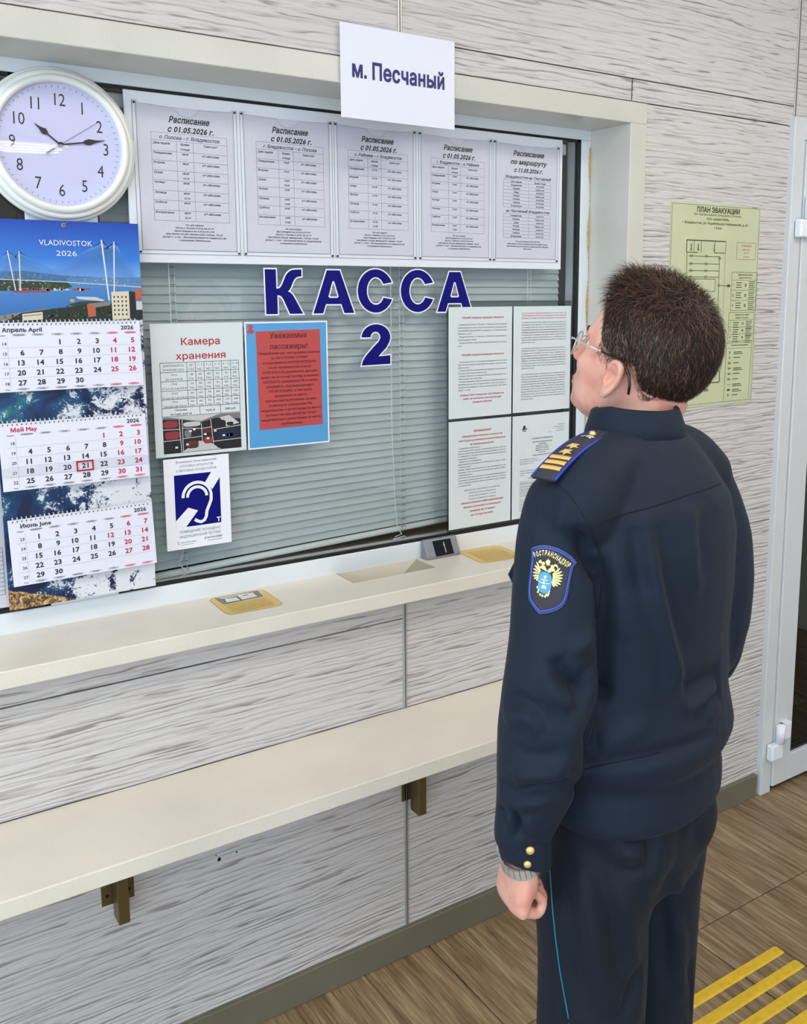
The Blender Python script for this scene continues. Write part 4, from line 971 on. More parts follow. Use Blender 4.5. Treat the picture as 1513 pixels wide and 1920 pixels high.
L.poly([(.285, -.136), (.2985, -.134), (.2985, -.155), (.285, -.158)], cc['redbrick'], y-.00053); L.rect(.286, .2985, -.178, -.160, cc['city'], y-.00053)
for px_, tz, pz in ((.043, -.060, -.136), (.064, -.061, -.135), (.224, -.036, -.158), (.248, -.038, -.140)):
    bx = px_+(.009 if px_ in (.043, .224) else -.002); q_ = 34 if px_ > .2 else 20
    for i in range(q_):
        t = (i+1)/q_
        for s_, far in ((-1, .145 if px_ > .2 else .05), (1, .10)):
            xe = px_+s_*far*t
            if 0 < xe < .2985: L.line((px_, tz+.003-.012*t*.5), (xe, -.119-.03*(xe-.1)), .00032, cc['cable'], y-.0006)
L.line((0, -.115), (.15, -.121), .0014, cc['deck'], y-.0007); L.line((.15, -.121), (.2985, -.1305), .0016, cc['deck'], y-.0007)
for a, b, w in (((.043, -.060), (.053, -.138), .0021), ((.064, -.061), (.062, -.136), .0020), ((.222, -.035), (.231, -.158), .0032), ((.247, -.038), (.242, -.142), .0028)): L.line(a, b, w, cc['pylon'], y-.0008)
for x in (.005, .02, .06, .247, .280): L.line((x, -.117 if x < .1 else -.129), (x, -.134 if x < .1 else -.138), .003, cc['roof'], y-.00065)
L.build('printed_picture', hd)
L = MB(); write(L, 'VLADIVOSTOK', .1525, -.0485, .0110, M['p_white'], 'C', 0, fit=.102, y=-.0022); write(L, '2026', .1525, -.0690, .0110, M['p_white'], 'C', 0, fit=.041, y=-.0022); L.build('lettering', hd)
q = MB(); q.tube([(.1505, -.004, -.0085), (.1505, .001, -.0085)], .0045, M['clear'], 14); q.lathe([(.0022, -.0012), (.0046, -.0018), (.0048, -.0004)], M['device'], .1505, 0, -.0085, 18); q.tube([(.1505, -.002, -.0085), (.154, -.004, -.005), (.158, -.003, -.002)], .0007, M['device'], 6); q.build('eyelet', cal)

months = [('Апрель April', 'ink', 14, 2, 30, {}, -.2005, 0, -.0), ('Май May', 'ink_crimson', 18, 4, 31, {}, -.3990, .002, -.0), ('Июнь June', 'ink', 23, 0, 30, {12}, -.5965, .006, .0)]
wdr = ['Понедельник', 'Вторник', 'Среда', 'Четверг', 'Пятница', 'Суббота', 'Воскресенье']; wde = ['Monday', 'Tuesday', 'Wednesday', 'Thursday', 'Friday', 'Saturday', 'Sunday']
for k, (name, hc, wk, st, nd, extra, pz, dx, rr) in enumerate(months):
    x_off = (.0, .002, .007)[k]
    pad = MB().bbox(0, .290, -.0022, 0, -.1365, 0, M['paper'], .0004, 1).build('month_pad', cal, (x_off, -.0030, pz), (math.radians(-4.2), (0, -.004, -.014)[k], 0))
    L = MB(); y = -.0026
    write(L, name, .022, -.0185, .0082, M[hc], 'L', 2, y=y, hs=1.08); write(L, '2026', .2765, -.0180, .0082, M['ink'], 'R', 2, y=y, hs=1.12)
    for c in range(7):
        xr = (.063, .0985, .135, .1715, .208, .2435, .280)[c]-.003; xm = xr-.008; pill = M['ink_pillred'] if c > 4 else M['ink_pill']; tc_ = M['ink_crimson'] if c > 4 else M['ink']
        for z, nm in ((-.0255, wdr[c]), (-.1325, wde[c])):
            L.disc(xm, z+.0012, .0125, .0024, pill, y); write(L, nm, xm, z, .0026, tc_, 'C', 1, y=y-.0002, hs=.95)
    write(L, 'Неделя', .0215, -.0265, .0026, M['ink'], 'C', 1, y=y); write(L, 'Week', .0235, -.1330, .0026, M['ink'], 'C', 1, y=y)
    L.line((.030, -.0285), (.030, -.1295), .0005, M['ink_line'], y)
    for r_ in range(5):
        zb = -.0445-.0197*r_
        write(L, str(wk+r_), .0285, zb, .0062, M['ink'], 'R', 1, y=y, hs=1.05)
        if r_ < 4: L.line((.014, zb-.0052), (.283, zb-.0052), .0005, M['ink_line'], y)
    d = 1; c = st; r_ = 0
    while d <= nd:
        xr = (.063, .0985, .135, .1715, .208, .2435, .280)[c]-.003; red = c > 4 or d in extra or (k == 1 and d == 1)
        write(L, str(d), xr, -.0450-.0197*r_, .0103, M['ink_crimson' if red else 'ink'], 'R', 2, y=y, hs=1.08)
        d += 1; c += 1
        if c == 7: c = 0; r_ += 1
    L.build('lettering', pad)
    q = MB(); n = 32
    for i in range(n):
        x = .009+i*.00875; q.disc(x, -.0042, .0015, .0017, M['ink'], -.0024, 9)
    q.build('punched_hole', pad)['kind'] = 'stuff'
    q = MB()
    for i in range(n):
        x = .009+i*.00875
        for s_ in (-.0007, .0007):
            q.tube([(x+s_, -.0024, -.004), (x+s_, -.0052, -.001), (x+s_, -.0046, .0030), (x+s_, -.0018, .0048), (x+s_, .0010, .0036)], .00045, M['white_plastic'], 5)
    q.build('wire_binding', pad)['kind'] = 'stuff'
    if k == 1:
        zc = -.0450-.0197*3+.0045
        q = MB(); q.box(-.002, .292, -.0034, -.0030, zc-.0105, zc+.0095, M['clear']); sl2 = q.build('date_band', pad)
        M['redframe'] = M.get('redframe') or mat('red_plastic_frame', (178, 22, 34), .25)
        xa, xb, za_, zb_ = .1410, .1755, zc-.0110, zc+.0110; q = MB(); w = .0032
        q.bbox(xa, xb, -.0052, -.0030, zb_-w, zb_, M['redframe'], .0007, 2).bbox(xa, xb, -.0052, -.0030, za_, za_+w, M['redframe'], .0007, 2).bbox(xa, xa+w, -.0052, -.0030, za_, zb_, M['redframe'], .0007, 2).bbox(xb-w, xb, -.0052, -.0030, za_, zb_, M['redframe'], .0007, 2)
        q.build('date_frame', pad)

# ================================================================== STICKERS AND TERMINAL
def sticker(x, y, rotz, lab, pic):
    w = h = .134; r = .018; pts = []
    for cx2, cz2, a0 in ((w-r, -r, 0), (r, -r, 90), (r, -h+r, 180), (w-r, -h+r, 270)):
        pts += [(cx2+r*math.cos(math.radians(a0+t)), cz2+r*math.sin(math.radians(a0+t))) for t in range(0, 91, 15)]
    q = MB(); q.poly(pts, M['sticker'], -.0003); o = q.build('counter_sticker', None, (x, y, CZ), (-PI/2, 0, rotz)); tag(o, lab, 'sticker', 'yellow stickers on the counter ledge')
    L = MB()
    n = len(pts)
    for i in range(n): L.line(pts[i], pts[(i+1) % n], .0009, M['ink_grey'], -.0005)
    if pic:
        L.poly([(.014, -.004), (.120, -.004), (.116, -.052), (.018, -.058)], M['p_mid'], -.0005); L.poly([(.022, -.006), (.10, -.006), (.085, -.014), (.03, -.020)], M['evac'], -.0006)
        L.poly([(.030, -.020), (.062, -.022), (.062, -.054), (.026, -.054)], M['p_dark'], -.0007); L.poly([(.032, -.022), (.060, -.024), (.060, -.050), (.028, -.050)], M['p_white'], -.0008)
        L.poly([(.066, -.012), (.105, -.012), (.103, -.046), (.066, -.048)], M['p_white'], -.0007); L.rect(.076, .090, -.024, -.020, M['p_dark'], -.0009)
        zz = -.070
    else: zz = -.030
    i = 0
    T = ['Подождите, когда кассир положит', 'билет и сдачу в лоток. Проверьте', 'правильность данных в билете и', 'пересчитайте сдачу не отходя', 'от окна кассы. Спасибо!']*2
    while zz > -.125: write(L, T[i], .067, zz, .0050, M['tan_ink'], 'C', 1 if i > 2 else 0, fit=.100, y=-.0006); zz -= .0105; i += 1
    L.build('lettering', o)
sticker(.009, -.0165, math.radians(-1), 'yellow square sticker with a small photo on the ledge near the calendar', True)
sticker(.716, -.0065, math.radians(-4), 'yellow square sticker of text only on the ledge beside the silver terminal', False)

dv = empty('card_terminal', (.602, 0, CZ)); tag(dv, 'small silver wedge-shaped payment terminal with black screen on the ledge', 'payment terminal')
bm = bmesh.new(); W_ = .1065
pf = [(-.0370, .000), (-.0375, .006), (-.0150, .0490), (-.0050, .0500), (-.0045, .000)]
v0 = [bm.verts.new((0, y, z)) for y, z in pf]; v1 = [bm.verts.new((W_, y, z)) for y, z in pf]
bm.faces.new(v0); bm.faces.new(v1[::-1])
for i in range(5): j = (i+1) % 5; bm.faces.new((v0[j], v0[i], v1[i], v1[j]))
bmesh.ops.recalc_face_normals(bm, faces=bm.faces); bmesh.ops.bevel(bm, geom=bm.edges[:], offset=.0022, segments=3, affect='EDGES', profile=.5); bm.verts.ensure_lookup_table()
q = MB(); q.add([v.co[:] for v in bm.verts], [[v.index for v in f.verts] for f in bm.faces], M['device'], False); bm.free(); q.build('body', dv)
sl_a = math.atan2(.0225, .043)
scr = MB(); scr.bbox(-.002, .056, -.0012, .0003, 0, .0425, M['screen'], .0008, 1)
sc_ = scr.build('screen', dv, (.0295, -.0373, .0068), (-sl_a, 0, 0))
L = MB(); write(L, 'ingenico', .030, .036, .0042, M['p_white'], 'L', 1, .2, y=-.0016, rot=-PI/2, fit=.030); L.build('lettering', sc_)
L = MB(); L.arc(0, 0, .005, 0, 2*PI, .0005, M['ink_grey'], 0); L.line((-.002, -.017), (.004, -.0165), .0009, M['ink_grey'], 0); L.arc(.076, .0, .0075, 3.3, 6.1, .0005, M['ink_grey'], 0)
L.build('contactless_mark', dv, (.014, -.0280, .0250), (-sl_a, 0, 0))

# ================================================================== THE MAN
FV = Vector((-.21, .978, 0)).normalized(); LV = Vector((-FV.y, FV.x, 0)); ZV = Vector((0, 0, 1))
_b = at(1190, 1200, 1.50); BP = Vector((_b.x, _b.y, 0))
def bw_(l, f, z): return BP+LV*l+FV*f+ZV*z
def rel(p): return Vector(p)-BP
man = empty('person', BP[:]); tag(man, 'man in dark navy uniform with glasses reading the window, seen from behind', 'person')

def ell(c, r, axes=None, n=20, m_=12):
    """closed ellipsoid as (verts, faces)"""
    ax = axes or (Vector((1, 0, 0)), Vector((0, 1, 0)), Vector((0, 0, 1))); c = Vector(c); vs = []; fs = []
    for j in range(1, m_):
        t = PI*j/m_
        for i in range(n):
            p = 2*PI*i/n; vs.append(c+ax[0]*(r[0]*math.sin(t)*math.cos(p))+ax[1]*(r[1]*math.sin(t)*math.sin(p))+ax[2]*(r[2]*math.cos(t)))
    vs += [c+ax[2]*r[2], c-ax[2]*r[2]]; T = len(vs)-2
    for j in range(m_-2):
        for i in range(n): a = j*n+i; b = j*n+(i+1) % n; fs.append((a, a+n, b+n, b))
    for i in range(n): fs.append((T, i, (i+1) % n)); fs.append((T+1, (m_-2)*n+(i+1) % n, (m_-2)*n+i))
    return vs, fs
def loft(rings, n=28):
    """rings: (centre, half axis A, half axis B[, squareness])"""
    vs = []; fs = []
    for rg in rings:
        c, A, B_ = Vector(rg[0]), Vector(rg[1]), Vector(rg[2]); e = rg[3] if len(rg) > 3 else 1.
        for i in range(n):
            t = 2*PI*i/n; ca, sa = math.cos(t), math.sin(t)
            vs.append(c+A*(math.copysign(abs(ca)**e, ca))+B_*(math.copysign(abs(sa)**e, sa)))
    k = len(rings)
    for j in range(k-1):
        for i in range(n): a = j*n+i; b = j*n+(i+1) % n; fs.append((a, b, b+n, a+n))
    fs += [tuple(range(n))[::-1], tuple((k-1)*n+i for i in range(n))]
    return vs, fs
def chain(pts, rs, n=18, flat=1., axis=None):
    """limb through pts with radii rs, round ends"""
    pts = [Vector(p) for p in pts]; P_ = []; R_2 = []
    for i in range(len(pts)-1):
        for t in (0, .25, .5, .75): P_.append(pts[i].lerp(pts[i+1], t)); R_2.append(rs[i]*(1-t)+rs[i+1]*t)
    P_.append(pts[-1]); R_2.append(rs[-1])
    for _ in range(2):
        P_ = [P_[0]]+[(P_[i-1]+P_[i]*2+P_[i+1])/4 for i in range(1, len(P_)-1)]+[P_[-1]]
    t0 = (P_[1]-P_[0]).normalized(); t1 = (P_[-1]-P_[-2]).normalized()
    A = []
    for a in (-.95, -.75, -.4): A.append((P_[0]+t0*(a*R_2[0]), R_2[0]*math.sqrt(1-a*a)))
    A += list(zip(P_, R_2))
    for a in (.4, .75, .95): A.append((P_[-1]+t1*(a*R_2[-1]), R_2[-1]*math.sqrt(1-a*a)))
    u = (Vector(axis) if axis is not None else (t0.cross(ZV) if abs(t0.z) < .9 else t0.cross(FV))).normalized(); rings = []
    for i, (p, r) in enumerate(A):
        t = (A[min(i+1, len(A)-1)][0]-A[max(i-1, 0)][0]).normalized(); u = (u-t*u.dot(t)).normalized(); w = t.cross(u)
        rings.append((p, u*r*flat, w*r))
    return loft(rings, n)
def remesh(shapes, voxel, smooth=6, fac=.6, name='body'):
    vs = []; fs = []
    for v, f in shapes:
        o_ = len(vs); vs += [tuple(rel(p)) for p in v]; fs += [tuple(i+o_ for i in q) for q in f]
    me = D.meshes.new('tmp'); me.from_pydata(vs, [], fs)
    bm = bmesh.new(); bm.from_mesh(me); bmesh.ops.recalc_face_normals(bm, faces=bm.faces); bm.to_mesh(me); bm.free()
    o = D.objects.new('tmp', me); COL.objects.link(o)
    r = o.modifiers.new('r', 'REMESH'); r.mode = 'VOXEL'; r.voxel_size = voxel
    s_ = o.modifiers.new('s', 'SMOOTH'); s_.iterations = smooth; s_.factor = fac
    bpy.context.view_layer.update(); ev = o.evaluated_get(bpy.context.evaluated_depsgraph_get())
    out = D.meshes.new_from_object(ev); out.name = name; D.objects.remove(o)
    return out
def get_co(me):
    v = np.empty(len(me.vertices)*3, np.float32); me.vertices.foreach_get('co', v); return v.reshape(-1, 3).astype(float)
def get_no(me):
    v = np.empty(len(me.vertices)*3, np.float32); me.vertices.foreach_get('normal', v); return v.reshape(-1, 3).astype(float)
def set_co(me, v): me.vertices.foreach_set('co', v.astype(np.float32).ravel()); me.update()
def seg_dist(co, pts):
    """distance of every vertex to a polyline (relative coordinates) and the taper along it"""
    best = np.full(len(co), 1e9); tap = np.zeros(len(co)); L_ = [0.]
    pts = np.array([list(p) for p in pts])
    for i in range(len(pts)-1): L_.append(L_[-1]+np.linalg.norm(pts[i+1]-pts[i]))
    for i in range(len(pts)-1):
        d = pts[i+1]-pts[i]; ll = d@d; t = np.clip(((co-pts[i])@d)/ll, 0, 1); q = pts[i]+t[:, None]*d
        ds = np.linalg.norm(co-q, axis=1); m_ = ds < best; best[m_] = ds[m_]; tap[m_] = (L_[i]+t[m_]*math.sqrt(ll))/L_[-1]
    return best, np.sin(np.clip(tap, 0, 1)*PI)**.6
from mathutils.bvhtree import BVHTree
def bvh(me): return BVHTree.FromPolygons([v.co for v in me.vertices], [p.vertices for p in me.polygons])
def hit(tree, u, v):
    """where the sight line of a measured photo position meets a built surface"""
    o = rel(CAM); d = (rel(at(u, v, 1.))-o).normalized(); p, n_, i, ds = tree.ray_cast(o, d)
    return (p, n_) if p is not None else (None, None)
FOLD = 1.6
def folds(me, specs, tree=None):
    tree = tree or bvh(me); co = get_co(me); no = get_no(me); add = np.zeros(len(co))
    for uv, w, dp in specs:
        pts = [hit(tree, *q)[0] for q in uv]; pts = [p for p in pts if p is not None]
        if len(pts) < 2: continue
        ds, tp = seg_dist(co, pts); add += dp*FOLD*np.exp(-(ds/w)**2)*tp
    set_co(me, co+no*add[:, None])
def finish(me, name, mtl, parent=man, label=None):
    me.materials.clear(); me.materials.append(mtl); me.polygons.foreach_set('use_smooth', [True]*len(me.polygons)); me.update()
    o = D.objects.new(name, me); COL.objects.link(o); o.parent = parent
    if label: o['label'] = label
    return o
def surf_line(tree, uvs, r, mtl, name, parent, lift=.0004, step=.012, n=5, mb=None):
    P_ = [hit(tree, *q) for q in uvs]; pts = []
    for i in range(len(uvs)-1):
        k = max(2, int(math.hypot(uvs[i+1][0]-uvs[i][0], uvs[i+1][1]-uvs[i][1])/9))
        for j in range(k):
            t = j/k; h, nn = hit(tree, uvs[i][0]*(1-t)+uvs[i+1][0]*t, uvs[i][1]*(1-t)+uvs[i+1][1]*t)
            if h is not None: pts.append(h+nn*lift)
    q = mb or MB()
    if len(pts) > 2: q.tube(pts, r, mtl, n)
    return q if mb is not None else q.build(name, parent)

def cloth_material(name, rgb, sheen=.12):
    m = mat(name, rgb, .72, spec=.25); g = NG(m); v = g.coord()
    w = g.noise(v, 900, 2); big = g.noise(v, 7, 3); fold_ = g.noise(v, 22, 3, .6)
    g.l(g.mix(g.math('MULTIPLY', big, .5), lin(rgb), lin(tuple(x*.82 for x in rgb))), g.b.inputs['Base Color'])
    h = g.math('ADD', g.math('MULTIPLY', w, .04), fold_); g.bump(h, .35, .004)
    g.b.inputs['Sheen Weight'].default_value = sheen; g.b.inputs['Sheen Roughness'].default_value = .5
    return m
M['jacket'] = cloth_material('navy_uniform_cloth', (21, 33, 50), .03); M['trousers'] = cloth_material('navy_trouser_cloth', (17, 27, 41), .03)
M['seam'] = mat('dark_seam', (9, 11, 17), .9); M['teal'] = mat('teal_piping', (22, 118, 138), .6)
M['skin'] = mat('skin', (214, 158, 138), .5, spec=.4, bump=.12, bscale=260, var=.07, vscale=22, sub=.25)
M['hair'] = mat('dark_brown_hair', (38, 28, 24), .55, spec=.25); M['hair2'] = mat('brown_hair', (84, 60, 45), .5, spec=.3); M['hair3'] = mat('greying_hair', (112, 96, 84), .45)
M['gold'] = mat('gold_metal', (236, 200, 128), .3, metal=.45); M['goldthread'] = mat('gold_thread', (226, 186, 104), .5, spec=.5); M['paleyellow'] = mat('pale_gold_embroidery', (236, 222, 150), .6)
M['blue'] = mat('royal_blue_cord', (26, 52, 166), .5); M['ltblue'] = mat('light_blue_embroidery', (70, 158, 214), .55); M['greyedge'] = mat('grey_merrow_edge', (92, 100, 118), .7)
M['patch'] = mat('charcoal_patch_cloth', (50, 50, 60), .8); M['steel'] = mat('polished_steel', (214, 212, 208), .25, metal=.6); M['shoe'] = mat('black_leather', (20, 20, 22), .3)
M['brdark'] = mat('dark_tortoise_plastic', (34, 26, 22), .3); M['eye'] = mat('eye_white', (232, 228, 222), .2); M['iris'] = mat('iris', (74, 84, 90), .2); M['lip'] = mat('lips', (184, 112, 104), .5)

# ---- jacket
def R_(z, l, f, a, b, e=.92): return (bw_(l, f, z), LV*a, FV*b, e)
torso = loft([R_(.905, .0, .0, .155, .115), R_(.912, 0, 0, .170, .128), R_(.925, 0, 0, .174, .130), R_(.96, 0, .0, .172, .129), R_(.985, .0, .002, .169, .126), R_(1.003, 0, 0, .180, .137), R_(1.03, 0, -.002, .188, .143), R_(1.09, 0, .004, .181, .136),
              R_(1.18, 0, .004, .180, .132), R_(1.27, 0, -.002, .184, .130), R_(1.34, 0, -.010, .182, .122), R_(1.40, 0, -.014, .165, .108), R_(1.445, 0, -.012, .125, .088), R_(1.485, 0, -.006, .085, .070), R_(1.505, 0, 0, .062, .058)])
sh = [chain([bw_(s*.05, -.006, 1.462), bw_(s*.12, -.006, 1.447), bw_(s*.165, -.004, 1.408)], [.052, .054, .062], flat=1.) for s in (1, -1)]
SL = [(1058, 952, 1.375), (1050, 1010, 1.36), (1045, 1100, 1.35), (1042, 1200, 1.345), (1032, 1300, 1.345), (1020, 1370, 1.35), (1010, 1450, 1.36), (992, 1515, 1.37), (978, 1560, 1.378)]
armL = chain([at(*p) for p in SL], [.060, .064, .0655, .067, .070, .068, .062, .050, .042], n=22)
SRp = [(1322, 955, 1.62), (1338, 1010, 1.63), (1340, 1080, 1.635), (1333, 1150, 1.64), (1320, 1215, 1.645)]
elbR = at(1318, 1222, 1.645)
armR = chain([at(*p) for p in SRp]+[elbR], [.060, .064, .066, .066, .064, .062], n=22)
wrR = bw_(-.155, .20, .99)
foreR = chain([elbR, elbR.lerp(wrR, .5)+ZV*-.006, elbR.lerp(wrR, .9)], [.060, .053, .042], n=22)
drape = chain([at(1322, 935, 1.585), at(1336, 1000, 1.575), at(1338, 1080, 1.57), at(1330, 1160, 1.57), at(1318, 1212, 1.57)], [.058, .064, .066, .066, .058], n=22)
jm = remesh([torso, *sh, armL, armR, foreR, drape]+[chain([bw_(s_*.08, .028, 1.34), bw_(s_*.165, .02, 1.35)], [.07, .055]) for s_ in (1, -1)], .0052, 10, .6, 'jacket')
folds(jm, [
    # back pleat and hanging folds
    ([(1203, 962), (1222, 1060), (1243, 1160), (1266, 1260), (1288, 1332)], .013, .0105), ([(1190, 985), (1198, 1060), (1206, 1120)], .014, -.006), ([(1232, 985), (1250, 1100), (1278, 1230)], .016, -.005),
    ([(1288, 1334), (1316, 1306), (1345, 1282)], .010, .011), ([(1292, 1350), (1322, 1322), (1352, 1300)], .012, -.006), ([(1262, 1290), (1300, 1290), (1350, 1262)], .020, -.010),
    ([(1120, 1395), (1170, 1380), (1220, 1350)], .016, .006), ([(1330, 930), (1318, 1000), (1312, 1080)], .018, -.004), ([(1290, 945), (1300, 1030), (1305, 1120)], .016, .004),
    ([(1150, 985), (1160, 1090), (1165, 1200)], .020, .004), ([(1098, 1442), (1160, 1428), (1237, 1412), (1300, 1393), (1346, 1372)], .010, -.006),
    ([(1180, 1100), (1200, 1220), (1215, 1330)], .022, .004), ([(1328, 1350), (1338, 1330), (1350, 1318)], .010, .005),
    # sleeve
    ([(1126, 1040), (1133, 1110), (1130, 1200), (1127, 1300), (1108, 1370), (1094, 1450)], .013, -.019), ([(1082, 985), (1100, 1040), (1118, 1085)], .012, -.010), ([(1060, 930), (1052, 985), (1048, 1020)], .010, .004), ([(1078, 930), (1100, 985), (1124, 1050)], .009, .005),
    ([(1040, 1232), (1052, 1262), (1078, 1288), (1108, 1300)], .013, -.013), ([(1022, 1262), (1040, 1300), (1074, 1325)], .014, .007), ([(1112, 1180), (1090, 1210), (1066, 1222)], .013, .006),
    ([(948, 1318), (975, 1312), (1006, 1328), (1035, 1362)], .010, -.006), ([(945, 1345), (985, 1340), (1020, 1370)], .014, .006), ([(1090, 1335), (1070, 1380), (1055, 1440)], .018, .005),
    ([(940, 1470), (972, 1490), (1010, 1478), (1062, 1474), (1090, 1468)], .011, -.010), ([(930, 1440), (960, 1452), (1010, 1450), (1070, 1440)], .016, .008), ([(958, 1510), (985, 1500), (1040, 1500)], .012, .005),
    ([(1092, 1000), (1110, 1045), (1124, 1090), (1130, 1130)], .008, -.006), ([(1000, 960), (1004, 1000), (1010, 1040)], .012, .003), ([(1120, 1235), (1100, 1262), (1085, 1300), (1088, 1340)], .010, -.006), ([(960, 1395), (990, 1420), (1030, 1420), (1072, 1395)], .013, -.004),
    ([(938, 1512), (944, 1535), (952, 1560)], .007, -.009), ([(962, 1520), (970, 1545), (974, 1572)], .007, -.010), ([(950, 1520), (958, 1545), (963, 1565)], .006, .005), ([(985, 1530), (990, 1550), (1002, 1575)], .009, .004),
])
jt = bvh(jm); jacket = finish(jm, 'jacket', M['jacket'])
for uv in ([(1108, 990), (1128, 978), (1150, 969), (1180, 961), (1205, 955), (1243, 944), (1280, 931), (1315, 920), (1350, 907), (1380, 896)], [(1044, 905), (1062, 922), (1080, 945), (1098, 975), (1112, 1003), (1122, 1030), (1132, 1058), (1138, 1085)],
           [(1096, 1443), (1130, 1434), (1170, 1426), (1210, 1418), (1250, 1408)], [(1128, 1090), (1124, 1130), (1120, 1170)]): surf_line(jt, uv, .0009, M['seam'], 'seam', jacket)

# cuff with two gold buttons
cA = at(981, 1560, 1.375); cB = at(985, 1618, 1.386); ax = (cB-cA).normalized(); cu = (LV-ax*LV.dot(ax)).normalized(); cv = ax.cross(cu)
cuff = loft([(cA-ax*.004, cu*.036, cv*.040), (cA+ax*.004, cu*.0375, cv*.0425), (cA.lerp(cB, .6), cu*.036-ax*.010, cv*.041), (cB-ax*.002, cu*.0345-ax*.017, cv*.0395), (cB, cu*.032-ax*.016, cv*.037)], 30)
cm = remesh([cuff], .0035, 4, .5, 'cuff'); folds(cm, [([(976, 1560), (1000, 1578), (1018, 1592)], .005, .002)]); ct = bvh(cm); cuff_o = finish(cm, 'cuff', M['jacket'], jacket)
for (u, v, r) in ((994, 1594, .0062), (989, 1620, .0056)):
    h, nn = hit(ct, u, v)
    if h is None: h, nn = hit(ct, u, v-12)
    if h is not None:
        q = MB(); n_ = nn.normalized(); a_ = n_.cross(ZV).normalized(); b_ = n_.cross(a_); prof = [(.0, .0046), (.4, .0043), (.75, .0034), (1., .0018), (1., 0)]; N = 20
        vs = [h+n_*(y_)+a_*(r*x_*math.cos(2*PI*i/N))+b_*(r*x_*math.sin(2*PI*i/N)) for x_, y_ in prof for i in range(N)]
        q.add(vs, [(j*N+i, j*N+(i+1) % N, (j+1)*N+(i+1) % N, (j+1)*N+i) for j in range(4) for i in range(N)], M['gold'], True); o = q.build('button', jacket); o['label'] = 'small gold cuff button'

# collar
def collar_pts(t, k):
    a = 2*PI*t; r1, r2 = (.070, .066) if k == 0 else (.082, .080)
    back = .5-.5*math.cos(a-PI/2-PI)   # 1 at the back
    z = (1.535+.012*back) if k == 0 else (1.487-.004*back)
    return BP+LV*(r1*math.cos(a))+FV*(r2*math.sin(a)+.012)+ZV*(z-.016*max(0, math.sin(a)))
N = 56; vs = []; fs = []
ts = [(.25+.03)+(.94)*i/(N-1) for i in range(N)]
for i, t in enumerate(ts):
    top = collar_pts(t, 0); bot = collar_pts(t, 1); c_ = BP+FV*.012; ci = lambda p, d: p+(Vector((c_.x, c_.y, p.z))-p).normalized()*d
    vs += [top, top+ZV*.003+(ci(top, .004)-top), ci(top, .008), ci(bot, .012), bot, top.lerp(bot, .5)+(top-ci(top, .003))*.9]
for i in range(N-1):
    for a_, b_ in ((0, 1), (1, 2), (2, 3), (3, 4), (4, 5), (5, 0)): fs.append((i*6+a_, i*6+b_, (i+1)*6+b_, (i+1)*6+a_))
fs += [(0, 1, 2, 3, 4, 5), tuple((N-1)*6+i for i in (5, 4, 3, 2, 1, 0))]
colr = MB().add([rel(p) for p in vs], fs, M['jacket'], True); colr.build('collar', jacket)

